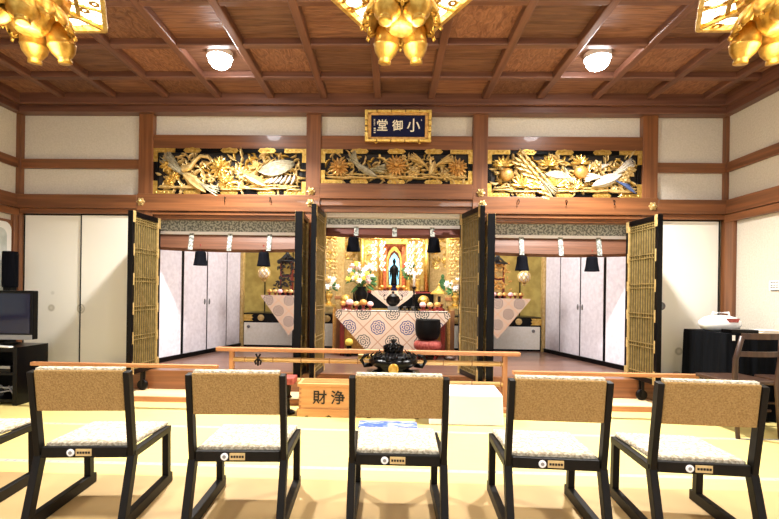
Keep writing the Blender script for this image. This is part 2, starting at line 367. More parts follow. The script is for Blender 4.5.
# horizontal beams on the back wall
for a, b in ((XL, COLX[0]-.08), (COLX[3]+.08, XR)):
    trim('woodx', a, b, W, W+.06, 2.435, 2.54); trim('woodx', a, b, W-.05, W+.06, 1.985, 2.135); trim('woodx', a, b, W-.02, W+.06, 1.93, 1.985)
for k in range(3):
    a, b = COLX[k]+.08, COLX[k+1]-.08
    trim('woodx', a, b, W-.01, W+.06, 2.66, 2.81)
    if k == 1:
        trim('woodx', a, b, W-.05, W+.06, 2.115, 2.28); trim('woodx', a, b, W-.03, W+.08, 2.04, 2.11); trim('woodx', a, b, W, W+.12, 1.975, 2.04)
    else:
        trim('woodx', a-.16, b+.16, W-.05, W+.06, 1.965, 2.15); trim('woodx', a, b, W-.03, W+.08, 1.925, 1.96); trim('woodx', a, b, W, W+.12, 1.885, 1.925)
trim('woodx', COLX[1]-.08, COLX[1]+.08, W-.045, W-.02, 2.115, 2.24); trim('woodx', COLX[2]-.08, COLX[2]+.08, W-.045, W-.02, 2.115, 2.24)
# ring beams on the side walls
for x0, x1, y in ((XL, XL+.03, 0), (XR-.03, XR, 0)):
    trim('woody', x0, x1, -1.6, W-.02, 2.435, 2.54)
for x0, x1 in ((XL, XL+.05), (XR-.05, XR)):
    trim('woody', x0, x1, -1.6, W-.02, 1.985, 2.135); trim('woody', x0, x1, -1.6, W-.02, 1.90, 1.975)
# cornice
trim('ribx', XL, XR, W-.09, W+.04, 3.03, 3.10, bevel=.008); trim('ribx', XL, XR, W-.14, W+.04, 3.10, 3.24, bevel=.008)
for a, b in ((XL, XL+.09), (XR-.09, XR)):
    trim('riby', a, b, -1.6, W-.09, 3.03, 3.10); 
trim('riby', XL, XL+.14, -1.6, W-.14, 3.10, 3.24); trim('riby', XR-.14, XR, -1.6, W-.14, 3.10, 3.24)
st('ceiling', 'panel', XL-.1, XR+.1, -1.6, W+.14, 3.215, 3.32)
for k in range(-6, 7):
    x = -.153 + .569*k
    if XL+.2 < x < XR-.2: trim('riby', x-.036, x+.036, -1.6, W-.14, 3.155, 3.25, bevel=.01)
for k in range(0, 11):
    y = 4.357 - .567*k
    trim('ribx', XL+.14, XR-.14, y-.034, y+.034, 3.158, 3.25, bevel=.01)
# paper sliding doors beside the sanctuary
dn = 1
def fusuma(x0, x1, y, hx):
    global dn
    d = box('door_%d' % dn, 'black', x0, x1, y, y+.025, 0.01, 1.93, kind='structure'); dn += 1
    MB().box(x0+.018, x1-.018, y-.006, y, .04, 1.915).build('paper', 'fusuma', d)
    if hx: MB().lathe([(.045, 0), (.045, .006), (.034, .008), (.03, .003)], (hx, y-.006, 1.0), 16, axis='Y').build('door_handle', 'grey', d)
fusuma(-4.12, -3.45, W+.05, None); fusuma(-3.45, -2.79, W+.02, -2.86)
fusuma(2.84, 3.545, W+.03, 2.93)
# left wall window, right wall white boards
wd = st('window_1', 'woody', XL, XL+.02, 3.2, 4.85, .75, 1.84)
MB().add([(XL+.024, y, z) for y, z in ([(3.3, .8), (4.84, .8), (4.84, 1.73)] + [(4.76+.08*math.cos(t), 1.73+.08*math.sin(t)) for t in (.4, .8, 1.2)] + [(4.76, 1.81), (3.3, 1.81)])], [tuple(range(8))]).build('window_pane', 'curtain', wd)
MB().add([(XL+.027, y, z) for y, z in ([(3.3, .8), (4.78, .8), (4.78, 1.66)] + [(4.70+.08*math.cos(t), 1.66+.08*math.sin(t)) for t in (.4, .8, 1.2)] + [(4.70, 1.74), (3.3, 1.74)])], [tuple(range(8))]).build('window_glass', 'glass', wd)
# inner rooms
AL, BL_ = (-2.72, 5.12), (-2.30, 6.95)
AR, BR_ = (2.78, 5.12), (2.37, 6.95)
def closets(A, B, ts, side, hts):
    global dn
    A, B = Vector(A), Vector(B); d = (B - A).normalized(); nrm = Vector((-d.y, d.x)) * side   # towards the room
    def strip(nm, m, t0, t1, z0, z1, o0, o1, parent=None, kind=None):
        p = [A + (B-A)*t for t in (t0, t1)]
        q = [p[0]+nrm*o0, p[1]+nrm*o0, p[1]+nrm*o1, p[0]+nrm*o1]
        return MB().hprism([(v.x, v.y) for v in q], z0, z1).build(nm, m, parent, kind=kind)
    strip('wall_inner', 'closet', 0, 1, .244, 2.9, -.1, -.01, kind='structure')
    global n
    strip('trim_%d' % n, 'black', 0, 1, .244, .30, -.01, .03, kind='structure'); n += 1
    for i in range(len(ts)-1):
        g = strip('door_%d' % dn, 'black', ts[i], ts[i+1], .275, 2.1, -.01, .002, kind='structure'); dn += 1
        e = (.012, .022, .008, .006)[i]
        strip('paper', 'closet', ts[i]+e, ts[i+1]-.006, .285, 2.09, .002, .008, g)
        if hts[i] is not None:
            p = A + (B-A)*hts[i]; q = p + nrm*.012
            MB().ball((q.x, q.y, .95), .014, .014, .04, 8, 6).build('door_handle', 'grey', g, smooth=True)
    v = B + d*.0
    MB().hprism([(B.x-.05*side*0+nrm.x*k[0]+d.x*k[1], B.y+nrm.y*k[0]+d.y*k[1]) for k in ((-.02,-.03),(.05,-.03),(.05,.03),(-.02,.03))], .244, 2.9).build('trim_%d' % n, 'palegold', kind='structure'); n += 1
closets(AL, BL_, [0, .265, .54, .79, .985], -1, [None, .51, .565, None])
closets(AR, BR_, [0, .28, .54, .785, .985], 1, [None, .515, .565, None])
st('wall_inner_back', 'dimgold', -2.6, 2.7, 7.55, 7.65, .244, 2.9)
st('ceiling_inner', 'ribx', -3.0, 3.0, W+.14, 7.65, 2.9, 3.0)
for x in (-2.09, -1.62, 1.70, 2.16): trim('blackm', x-.008, x+.008, 7.535, 7.55, .7, 2.9)
st('wall_inner', 'woodx', -3.0, XL+1.05, 5.07, 5.2, .244, 2.9); st('wall_inner', 'woodx', 2.86, 3.0, 5.07, 5.2, .244, 2.9)
# inner gold pillars
for x in (-.735, .895):
    p = box('trim_%d' % n, 'palegold', x-.06, x+.06, 6.64, 6.76, .244, 2.9, kind='structure', bevel=.008); n += 1
    MB().box(x-.066, x+.066, 6.634, 6.766, .244, .86).box(x-.068, x+.068, 6.632, 6.768, 1.0, 1.05).build('pillar_base', 'oakz', p, bevel=.004)

# ============================================================ LAMPS
def downlight(x, y, label):
    t = thing('ceiling_downlight', label, 'ceiling light', (x, y, 3.16), group='ceiling downlights'); t.scale = (.80, .80, 1.6)
    MB().lathe([(.126, .01), (.126, .05), (.138, .05), (.138, .004), (.126, .004), (.126, .01)], n=28, cap=False).build('trim_ring', 'whiteplastic', t, smooth=False)
    MB().lathe([(.126, .045), (.125, .0), (.112, -.028), (.08, -.045), (.03, -.053)], n=28).build('diffuser', DL, t, smooth=True)  # lamp face bulged downward so its shape also stands in for the glare
    area('downlight_lamp', (0, 0, -.065),   .22, 74, (1, .97, .92), shape='DISK', parent=t).data.spread = R(130)
DL = mat('lit_diffuser', '#ffffff', emis='#ffffff', es=30)
downlight(-1.535, 3.98, 'round white downlight glowing in the left part of the coffered ceiling')
downlight(1.79, 4.0, 'round white downlight glowing in the right part of the coffered ceiling')

def lantern(x, y, label, rz=0):
    t = thing('hanging_lantern', label, 'lantern', (x, y, 2.565), rz, 'brass hanging lanterns')
    hexv = [(.365*math.cos(R(60*k)), .365*math.sin(R(60*k))) for k in range(6)]
    # bottom plate: openwork honeycomb between six ribs
    hc = MB(); a = .029
    for i in range(-12, 13):
        for j in range(-14, 15):
            cx, cy = i*a*1.5, (j + (i % 2)*.5)*a*math.sqrt(3)
            rr = max(abs(cx*math.cos(R(30+60*k)) + cy*math.sin(R(30+60*k))) for k in range(3))
            if rr > .305 or math.hypot(cx, cy) < .10: continue
            sec = (math.degrees(math.atan2(cy, cx)) % 60)
            ro, ri = a*.98, a*(.80 if (i+2*j) % 5 else .3)
            vs = []
            for k in range(6):
                c, s_ = math.cos(R(60*k)), math.sin(R(60*k)); vs += [(cx+ro*c, cy+ro*s_, 0), (cx+ri*c, cy+ri*s_, 0)]
            hc.add(vs, [(2*k, 2*k+1, (2*k+3) % 12, (2*k+2) % 12) for k in range(6)])
    hc.build('openwork_bottom', 'lampgold', t)
    rb = MB()
    for k in range(6):
        p = hexv[k]; q = hexv[(k+1) % 6]
        rb.beam((p[0]*.3, p[1]*.3, -.008), (p[0], p[1], -.008), .022, .02)
        rb.beam((p[0], p[1], 0), (q[0], q[1], 0), .022, .04)
        m_ = ((p[0]+q[0])/2, (p[1]+q[1])/2); rb.beam((m_[0]*.35, m_[1]*.35, -.004), (m_[0], m_[1], -.004), .010, .012)
    rb.build('rib_frame', 'gold', t, bevel=.002)
    MB().hprism([(p[0]*.95, p[1]*.95) for p in hexv], .012, .02).build('lit_glass', 'glow', t)
    # hexagonal body with lattice windows and a flared roof, above the frame of the view
    bd = MB(); gl = MB()
    for k in range(6):
        p = Vector((*hexv[k], 0))*.62; q = Vector((*hexv[(k+1) % 6], 0))*.62; up = Vector((0, 0, .30))
        bd.beam(p, p+up, .02, .02); bd.beam(p, q, .02, .02); bd.beam(p+up, q+up, .02, .02)
        for j in range(1, 6): bd.beam(p.lerp(q, j/6), p.lerp(q, j/6)+up, .006, .006, (0, 1, 0.01))
        for j in range(1, 7): bd.beam(p+up*j/7, q+up*j/7, .006, .006)
    bd.build('lattice_body', 'lampgold', t)
    MB().hprism([(p[0]*.58, p[1]*.58) for p in hexv], .02, .29).build('lit_glass', 'glow', t)
    rf = MB(); prof = [(.44, .30), (.43, .325), (.30, .35), (.17, .41), (.06, .46), (.03, .52)]
    rf.lathe(prof, n=6); rf.lathe([(.012, .5), (.012, .60)], n=8); rf.build('roof', 'lampgold', t)
    # lotus base and hanging petals
    MB().lathe([(.07, -.20), (.105, -.17), (.12, -.13), (.165, -.09), (.205, -.05), (.215, -.01)], n=36, lobes=12, amp=.05).build('lotus_base', 'lampgold', t, smooth=True).scale = (.78, .78, 1)
    for k in (1, 2, 4, 5):
        an = R(60*k); b = MB()
        b.m = Matrix.Rotation(an, 4, 'Z') @ Matrix.Translation((.125, 0, -.098)) @ Matrix.Rotation(R(-12), 4, 'Y') @ Matrix.Diagonal((.96, .96, 1 if k < 3 else .72, 1))
        b.lathe([(.012, .02), (.045, .0), (.064, -.04), (.067, -.08), (.067, -.10), (.071, -.105), (.067, -.112), (.058, -.14), (.038, -.165), (.031, -.172), (.034, -.178), (.034, -.192), (.02, -.195)], n=18)
        b.build('lotus_bulb', 'lampgold', t, smooth=True)
    for an in [R(q) for q in (0, 30, 90, 150, 180, 210, 270, 330)]:
        b = MB()
        b.m = Matrix.Rotation(an, 4, 'Z') @ Matrix.Diagonal((.78, .78, 1, 1))
        pts = []; 
        N_ = 8
        vs = []; fs = []
        for i in range(N_+1):
            u = i/N_; rr = .12 + .115*math.sin(u*1.9); zz = -.02 - .18*u + (.03 if u > .9 else 0); hw = .075*math.sin(PI*(.18+.8*u))**.7 + .002
            for j in range(5):
                s_ = (j-2)/2; vs.append((rr - .03*s_*s_ + .012, hw*s_, zz + .012*abs(s_)))
            for j in range(5):
                s_ = (j-2)/2; vs.append((rr - .03*s_*s_, hw*s_, zz + .012*abs(s_)))
        for i in range(N_):
            for j in range(4):
                o = i*10; fs.append((o+j, o+j+1, o+10+j+1, o+10+j)); fs.append((o+5+j+1, o+5+j, o+15+j, o+15+j+1))
            o = i*10; fs.append((o, o+10, o+15, o+5)); fs.append((o+4, o+9, o+19, o+14))
        b.add(vs, fs); b.tube([(vs[-8][0], 0, vs[-8][2]-.004), (vs[-8][0]+.012, 0, vs[-8][2]-.022)], .011, 8)
        b.build('lotus_petal', 'lampgold', t, smooth=True)
    l = bpy.data.lights.new('lantern_bulb', 'POINT'); l.energy = 5; l.color = (1, .88, .68); l.shadow_soft_size = .12
    lo = bpy.data.objects.new('lantern_bulb', l); COL.objects.link(lo); lo.parent = t; lo.location = (0, 0, -.30)
    ch = MB()
    for i in range(2): ch.lathe([(.012, .6), (.012, .68)], n=8)
    ch.build('hanging_rod', 'lampgold', t)
    return t
lantern(-1.81, 2.2, 'brass lotus lantern with openwork plate, hanging at the top left corner')
lantern(.04, 2.2, 'brass lotus lantern hanging at the top centre before the blue name board')
lantern(1.845, 2.2, 'brass lotus lantern with honeycomb plate, hanging at the top right corner')

# ============================================================ NAME BOARD
t = thing('name_board', 'blue wooden name board with gold frame and three large characters above the middle bay', 'sign', (.068, 4.80, 2.868)); t.scale = (.93, .93, .93)
t.rotation_euler = (R(9), 0, 0)
MB().box(-.315, .315, -.004, .03, -.125, .125).build('board', 'blueboard', t)
fr = MB()
for (x0, x1, z0, z1) in ((-.345, .345, .118, .15), (-.345, .345, -.15, -.118), (-.345, -.305, -.15, .15), (.305, .345, -.15, .15)): fr.box(x0, x1, -.025, .03, z0, z1)
fr.build('inner_frame', 'orangegold', t, bevel=.006)
fo = MB()
xs = [-.375, -.24, -.08, .08, .24, .375]
for i in range(5):
    for z0, z1 in ((.142, .175), (-.175, -.142)): fo.box(xs[i]+.003, xs[i+1]-.003, -.04, .02, z0, z1)
for z0, z1 in ((-.175, -.065), (-.06, -.004), (.004, .06), (.065, .175)):
    for x0, x1 in ((-.378, -.342), (.342, .378)): fo.box(x0, x1, -.042, .02, z0, z1)
fo.build('gold_frame', 'gold', t, bevel=.006)
for x, c, s_ in ((-.18, '堂', .135), (-.005, '御', .125), (.175, '小', .155)):
    text('lettering', c, s_, 'cream', t, (x, -.006, 0), offset=.0015)
sg = MB()
for i, z in enumerate((.07, .055, .04, .025, .01, -.03, -.05, -.075)): sg.box(-.278, -.262 if i < 5 else -.255, -.007, -.003, z, z+(.006 if i < 5 else .012))
sg.box(.262, .268, -.007, -.003, .06, .075)
sg.build('signature', 'cream', t)
hk = MB()
for x in (-.25, .25): hk.lathe([(.012, -.19), (.018, -.18), (.012, -.165)], (x, 0, 0), 10)
hk.build('hanger', 'gold', t)

# ============================================================ CARVED TRANSOMS
def transom(x0, x1, z0, z1, label, fill):
    t = thing('carved_transom', label, 'carving', ((x0+x1)/2, W+.02, z0), group='gilded carved transoms')
    hw = (x1-x0)/2; h = z1-z0
    MB().box(-hw, hw, 0, .03, 0, h).build('dark_ground', 'darkback', t)
    f = MB()
    f.box(-hw, hw, -.03, 0, 0, .045).box(-hw, hw, -.03, 0, h-.045, h).box(-hw, -hw+.045, -.03, 0, .045, h-.045).box(hw-.045, hw, -.03, 0, .045, h-.045)
    f.build('lacquer_frame', 'black', t, bevel=.004)
    for sx in (-1, 1):
        for zz, dz in ((0, 1), (h, -1)):
            g = MB(); x = sx*hw
            def seg(a0, a1, b0, b1): g.box(min(a0, a1), max(a0, a1), -.036, -.028, min(b0, b1), max(b0, b1))
            seg(x, x-sx*.24, zz, zz+dz*.047); seg(x, x-sx*.047, zz+dz*.0471, zz+dz*.15)
            for q in range(5): g.ball((x-sx*(.03+.045*q), -.036, zz+dz*.024), .012, .006, .012, 6, 4)
            g.build('corner_fitting', 'gold', t)
    for xx in (-.47, 0, .47):
        cx = xx*hw*2*.52
        for zz in (.023, h-.023):
            g = MB()
            g.prism([(cx-.1, zz), (cx-.075, zz+.026), (cx-.03, zz+.026), (cx, zz+.034), (cx+.03, zz+.026), (cx+.075, zz+.026), (cx+.1, zz), (cx+.075, zz-.026), (cx-.075, zz-.026)], -.037, -.028)
            for q in range(5): g.ball((cx-.06+.03*q, -.037, zz), .011, .006, .011, 6, 4)
            g.build('rail_fitting', 'gold', t)
    fill(t, hw, h)
    for o in t.children:
        if o.name.startswith('carved_') and not o.name.startswith('carved_foliage'): o.location.y = -.03
    return t
def scrolls(t, hw, h, n_, seed, mats=('gold', 'palegold', 'palegold'), zlo=.06, ln=.12, name='carved_foliage'):
    rnd = random.Random(seed)
    for mi, m in enumerate(mats):
        b = MB()
        for i in range(n_):
            x = rnd.uniform(-hw+.09, hw-.09); z = rnd.uniform(zlo, h-.09); a = rnd.uniform(0, 2*PI)
            b.leaf(x, z, a, rnd.uniform(.6, 1.2)*ln, rnd.uniform(.2, .34)*ln, -.002-.012*mi, .03, n=5, curve=rnd.uniform(-1.8, 1.8))
        b.build(name, m, t)
def ground(t, hw, h, seed):
    rnd = random.Random(seed); b = MB(); x = -hw+.05
    while x < hw-.16:
        l = rnd.uniform(.15, .3); l = min(l, hw-.05-x)
        b.leaf(x, .065+rnd.uniform(0, .012), rnd.uniform(-.08, .08), l, .03, -.012, .028, p=.4); b.leaf(x+.02, .09+rnd.uniform(0, .01), rnd.uniform(-.15, .2), l*.8, .022, -.01, .02, p=.4); x += l*.6
    b.build('carved_branch', 'palegold', t)
def crane(b1, b2, x, z, s, y=-.02, flip=1):
    """bird seen from the side: two raised wings, body, curved neck"""
    f = lambda a: a if flip > 0 else PI - a
    b1.leaf(x, z, f(R(-15)), .26*s, .10*s, y-.01, .03, p=.6)
    b1.wing(x+.10*s*flip, z+.01*s, f(R(60)), f(R(15)), .26*s, 6, .045*s, y-.02)
    b2.wing(x+.07*s*flip, z+.0, f(R(150)), f(R(200)), .24*s, 6, .045*s, y-.018)
    b1.tube([(x+.2*s*flip, y-.03, z-.04*s), (x+.26*s*flip, y-.035, z+.02*s), (x+.22*s*flip, y-.035, z+.1*s), (x+.28*s*flip, y-.035, z+.15*s), (x+.33*s*flip, y-.03, z+.12*s)], .014*s, 8)
def fill1(t, hw, h):
    scrolls(t, hw, h, 110, 3); ground(t, hw, h, 1)
    c1 = MB(); c2 = MB(); c1.wing(-.42, .17, R(150), R(120), .42, 7, .055, -.02); c1.wing(-.36, .15, R(-35), R(-5), .30, 6, .05, -.03)
    c2.leaf(-.52, .25, R(-40), .36, .12, -.03, .035)
    c2.tube([(-.50, -.05, .26), (-.42, -.055, .28), (-.36, -.055, .36), (-.30, -.055, .41), (-.22, -.05, .40), (-.18, -.05, .34), (-.24, -.045, .32)], .018, 8, rs=[.03, .026, .022, .02, .018, .018, .01])
    c1.build('carved_crane_wing', 'silvergold', t); c2.build('carved_crane_body', 'palegold', t)
    MB().bloom(-.10, .30, .12, -.02, 12, 3).build('carved_flower', 'gold', t); MB().bloom(-.68, .33, .10, -.01, 9, 2).build('carved_flower', 'gold', t); MB().bloom(-.66, .14, .07, -.01, 8, 2).build('carved_flower', 'gold', t); MB().bloom(-.60, .20, .06, -.01, 8, 2).build('carved_flower', 'gold', t); MB().bloom(-.02, .14, .10, -.02, 9, 2).build('carved_flower', 'gold', t);
    p1 = MB(); p1.wing(.28, .20, R(55), R(140), .16, 7, .04, -.02); p1.leaf(.16, .23, R(-28), .30, .11, -.03, .035); p1.bloom(.14, .23, .08, -.02, 10, 1)
    p1.build('carved_phoenix_body', 'palegold', t)
    p2 = MB()
    for k in range(9): p2.leaf(.30, .24+.004*k, R(42-9*k), .46-.01*k, .035, -.02-.002*k, .02, n=8, curve=R(-60+16*k))
    p2.build('carved_tail', 'silvergold', t)
    w_ = MB(); 
    for k in range(6): w_.leaf(.38+.06*k, .13-.004*k, R(10+8*k), .13, .035, -.03, .02, curve=.8)
    w_.build('carved_cloud', 'whitefeather', t)
def fill2(t, hw, h):
    scrolls(t, hw, h, 85, 9, zlo=.05, ln=.1); ground(t, hw, h, 2)
    MB().bloom(0, .20, .12, -.02, 16, 3).build('carved_flower', 'orangegold', t); MB().bloom(-.62, .18, .11, -.02, 14, 2).build('carved_flower', 'orangegold', t); MB().bloom(.66, .18, .11, -.02, 14, 2).build('carved_flower', 'orangegold', t);
    c = MB(); c.wing(-.34, .16, R(150), R(100), .24, 6, .045, -.02); c.wing(-.32, .16, R(-10), R(30), .22, 5, .045, -.02); c.leaf(-.46, .22, R(-30), .30, .08, -.03, .03)
    c.build('carved_crane', 'silvergold', t)
    d = MB(); d.wing(.36, .16, R(135), R(165), .26, 6, .05, -.02); d.wing(.38, .16, R(40), R(8), .27, 6, .05, -.02); d.leaf(.36, .10, R(70), .16, .08, -.035, .03); d.tube([(.37, -.05, .2), (.36, -.055, .26), (.40, -.05, .27)], .014, 8)
    d.build('carved_flying_bird', 'palegold', t)
    MB().bloom(.18, .13, .07, -.02, 8, 2).build('carved_blossom', 'palegold', t); MB().bloom(.52, .10, .06, -.03, 8, 2).build('carved_blossom', 'palegold', t); MB().bloom(.08, .29, .035, -.02, 6, 1).build('carved_blossom', 'palegold', t);
def fill3(t, hw, h):
    scrolls(t, hw, h, 105, 14, mats=('gold', 'palegold', 'palegold')); ground(t, hw, h, 5)
    MB().ball((-.62, -.03, .24), .075, .04, .07, 14, 8).build('carved_fruit', 'orangegold', t, smooth=True); MB().ball((.17, -.03, .27), .075, .04, .07, 14, 8).build('carved_fruit', 'orangegold', t, smooth=True);
    g = MB()
    for (x, z, s_) in ((-.66, .33, .11), (-.46, .12, .12), (-.18, .34, .10), (-.10, .12, .15), (.16, .36, .10), (-.30, .10, .11), (.10, .10, .10)):
        for k in range(7): g.leaf(x, z, R(10+27*k), s_*1.05, s_*.34, -.03, .02, n=4, p=.6)
    g.build('carved_leaves', 'gold', t)
    p = MB()
    for r_ in range(4):
        for k in range(7): p.leaf(-.58+.055*k+.03*r_, .40-.062*k+.045*r_-.02, R(-20-10*r_), .11, .04, -.03-.003*r_, .02, n=4)
    p.build('carved_dragon_scales', 'palegold', t)
    s = MB(); s.wing(-.30, .24, R(-55), R(-25), .30, 6, .05, -.03); s.leaf(-.22, .25, R(-8), .28, .11, -.035, .03); s.wing(-.02, .16, R(60), R(120), .13, 6, .04, -.02); s.build('carved_bird', 'silvergold', t)
    w_ = MB(); w_.wing(.42, .20, R(25), R(48), .36, 7, .055, -.03); w_.wing(.44, .20, R(165), R(205), .24, 6, .055, -.03); w_.leaf(.28, .12, R(22), .34, .12, -.04, .035); w_.leaf(.30, .30, R(20), .18, .05, -.02, .02)
    w_.build('carved_white_bird', 'whitefeather', t)
    b = MB()
    for k in range(6): b.leaf(.50+.02*k, .19-.008*k, R(-25-4*k), .19, .02, -.04, .018, curve=.4)
    b.build('carved_blue_tail', 'bluepaint', t)
    MB().bloom(.66, .30, .10, -.02, 8, 2).build('carved_blossom', 'palegold', t); MB().bloom(.62, .18, .07, -.02, 7, 2).build('carved_blossom', 'palegold', t); MB().bloom(.05, .16, .08, -.03, 7, 2).build('carved_blossom', 'palegold', t); MB().bloom(.34, .34, .07, -.02, 7, 2).build('carved_blossom', 'palegold', t);
transom(COLX[0]+.08, COLX[1]-.08, 2.15, 2.66, 'gilded transom carved with a crane and a long-tailed phoenix, over the left bay', fill1)
transom(COLX[1]+.08, COLX[2]-.08, 2.28, 2.66, 'gilded transom carved with a central chrysanthemum, under the blue name board', fill2)
transom(COLX[2]+.08, COLX[3]-.08, 2.15, 2.66, 'gilded transom carved with round fruit and a white bird, over the right bay', fill3)

# nail covers
nc = tag(MB().bloom(0, 0, .048, 0, 6, 2, .014).lathe([(.02, 0), (.02, .03), (.012, .036)], n=6, axis='Y').build('nail_cover', 'palegold'), '', 'ornament', 'flower-shaped gold nail covers')
for i, (x, z, lb) in enumerate(((-2.735, 2.06, 'gold flower nail cover on the beam above the outer left lattice door'), (-.865, 2.19, 'upper gold nail cover left of the middle bay'),
        (-.872, 2.062, 'lower gold nail cover left of the middle bay'), (.967, 2.19, 'upper gold nail cover right of the middle bay'), (.985, 2.066, 'lower gold nail cover right of the middle bay, behind the open door'),
        (2.785, 2.06, 'gold flower nail cover on the beam above the outer right lattice door'))):
    o = nc if i == 0 else nc.copy()
    if i: COL.objects.link(o)
    o.location = (x, W-.05, z); o['label'] = lb
hkb = MB().tube([(0, 0, .02), (0, -.02, .02), (.004, -.03, 0), (0, -.024, -.02), (0, -.012, -.03)], .005, 6).build('wall_hook', 'black')
tag(hkb, '', 'hook', 'small black hooks on the beams')
for i, (x, lb) in enumerate(((-1.80, 'small black hook at the middle of the beam over the left bay'), (-1.305, 'small black hook at the right of the beam over the left bay'), (1.365, 'small black hook leftmost of three on the beam over the right bay'),
        (1.87, 'small black hook in the middle of three on the beam over the right bay'), (2.37, 'small black hook rightmost of three on the beam over the right bay'))):
    o = hkb if i == 0 else hkb.copy()
    if i: COL.objects.link(o)
    o.location = (x, W-.055, 2.095); o['label'] = lb

# ============================================================ BAMBOO BLINDS
def blind(x0, x1, zt, zh, zb, rollm, straps, tass, label):
    cx = (x0+x1)/2; hw = (x1-x0)/2; y = W+.16
    t = thing('bamboo_blind', label, 'blind', (cx, y, zt), group='rolled bamboo blinds')
    MB().box(-hw, hw, 0, .02, zh-zt, 0).build('brocade_valance', 'brocade', t)
    MB().box(-hw, hw, -.012, .0, zh-zt-.012, zh-zt+.022).build('white_edging', 'white', t)
    rl = MB(); N_ = 16; prof = []
    h = zh - zb
    for i in range(N_+1):
        u = i/N_; sag = -.02*(1-(2*u-1)**2); x = -hw + 2*hw*u
        prof.append([(x, .0, zh-zt), (x, -.03, zh-zt-h*.5), (x, -.045, zb-zt+.03+sag), (x, -.02, zb-zt+sag), (x, .02, zb-zt+sag), (x, .03, zh-zt)])
    vs = [p for r_ in prof for p in r_]; fs = [(i*6+k, i*6+(k+1) % 6, (i+1)*6+(k+1) % 6, (i+1)*6+k) for i in range(N_) for k in range(6)]
    fs += [tuple(range(6))[::-1], tuple(N_*6+k for k in range(6))]
    rl.add(vs, fs).build('rolled_slats', rollm, t)
    for s in straps:
        u = (s-x0)/(x1-x0); sag = -.02*(1-(2*u-1)**2); x = s-cx
        MB().hexa([(x-.025, -.06, zb-zt+.012+sag), (x+.025, -.06, zb-zt+.012+sag), (x+.025, -.05, zb-zt+.012+sag), (x-.025, -.05, zb-zt+.012+sag)],
                  [(x-.025, -.018, zh-zt), (x+.025, -.018, zh-zt), (x+.025, -.005, zh-zt), (x-.025, -.005, zh-zt)]).build('brocade_strap', 'brocade', t)
    for s in tass:
        b = MB(); x = s-cx; z = zb-zt-.045
        b.lathe([(.04, .03), (.056, .02), (.058, 0), (.062, -.05), (.076, -.125), (.078, -.13), (.02, -.132)], (x, -.03, z), 20, lobes=10, amp=.04)
        g = b.build('tassel', 'navy', t, smooth=True)
        MB().tube([(x, -.03, z+.04), (x, -.035, z+.11)], .008, 6).build('cord', 'redlac', g)
    return t
blind(COLX[0]+.08, COLX[1]-.08, 1.90, 1.745, 1.555, 'redroll', (-2.25, -1.81, -1.36), (-2.14, -1.42), 'rolled reddish bamboo blind with grey brocade valance in the left bay')
blind(COLX[1]+.08, COLX[2]-.08, 1.985, 1.84, 1.735, 'darkroll', (-.38, .05, .47), (-.41, .49), 'narrow dark red blind with grey brocade valance in the middle bay')
blind(COLX[2]+.08, COLX[3]-.08, 1.90, 1.745, 1.545, 'redroll', (1.46, 1.89, 2.31), (1.47, 2.235), 'rolled reddish bamboo blind with grey brocade valance in the right bay')

# ============================================================ FOLDING LATTICE DOORS
def lattice_door(hinge, outer, z0, z1, face, back, label, wheel=True, th=.024):
    hx, hy = hinge; ox, oy = outer; wd_ = math.hypot(ox-hx, oy-hy); an = math.atan2(oy-hy, ox-hx)
    t = thing('lattice_door', label, 'door', (hx, hy, z0), an, 'open lattice doors of the sanctuary')
    h = z1-z0
    f = MB(); s = .045
    f.box(0, s, -th, th, 0, h).box(wd_-s, wd_, -th, th, 0, h).box(s, wd_-s, -th, th, 0, .05).box(s, wd_-s, -th, th, h-.05, h)
    f.build('black_frame', 'black', t, bevel=.003)
    MB().box(s, wd_-s, -.004, .004, .05, h-.05).build('backing_panel', back, t)
    l = MB(); x0, x1 = s, wd_-s
    for sd in (-1, 1):
        y0, y1 = (.004, .014) if sd > 0 else (-.014, -.004)
        nb = 11
        for k in range(nb):
            x = x0 + (x1-x0)*(k+.5)/nb; l.box(x-.005, x+.005, y0, y1, .05, h-.05)
        for zc in [h-.09] + [h-.09-(h-.16)*q/5 for q in range(1, 6)]:
            for dz in (-.025, 0, .025) if zc > h-.1 else (-.02, .02): l.box(x0, x1, y0-.003, y1+.003, zc+dz-.004, zc+dz+.004)
    l.build('lattice', face, t)
    g = MB()
    for (a, b_) in ((0, .11), (h-.11, h)):
        for (p, q) in ((.004, .055), (wd_-.055, wd_-.012)): g.box(p, q, -th-.003, th+.003, a-.002, b_+.002)
    for q in range(1, 6):
        zc = h-.09-(h-.16)*q/5
        g.box(.03, .045, -th-.003, th+.003, zc-.05, zc+.05); g.box(wd_-s*.9, wd_-s*.55, -th-.003, th+.003, zc-.06, zc+.06)
    g.box(s-.002, s+.006, -th-.002, th+.002, .05, h-.05)
    g.build('gold_fitting', 'palegold', t, bevel=.002)
    if wheel:
        wl = MB().lathe([(.03, -.018), (.052, -.016), (.055, -.008), (.055, .008), (.052, .016), (.03, .018)], (wheel, 0, -.143), 22, axis='X').build('wheel', 'black', t)
        MB().box(wheel-.028, wheel-.020, -.012, .012, -.155, 0).box(wheel+.020, wheel+.028, -.012, .012, -.155, 0).build('bracket', 'chairblack', wl)
    return t
lattice_door((-2.545, 4.905), (-2.555, 4.375), .25, 1.875, 'latgold', 'latback', 'gold lattice door in a black frame, swung open at the far left of the left bay', .27)
lattice_door((2.545, 4.905), (2.575, 4.375), .25, 1.885, 'latgold', 'latback', 'gold lattice door in a black frame, swung open at the far right of the right bay', .27)
lattice_door((-.915, 4.88), (-.895, 4.40), .25, 1.885, 'latgold', 'latback', 'black edged lattice door seen edge-on at the right end of the left bay', None, .036)
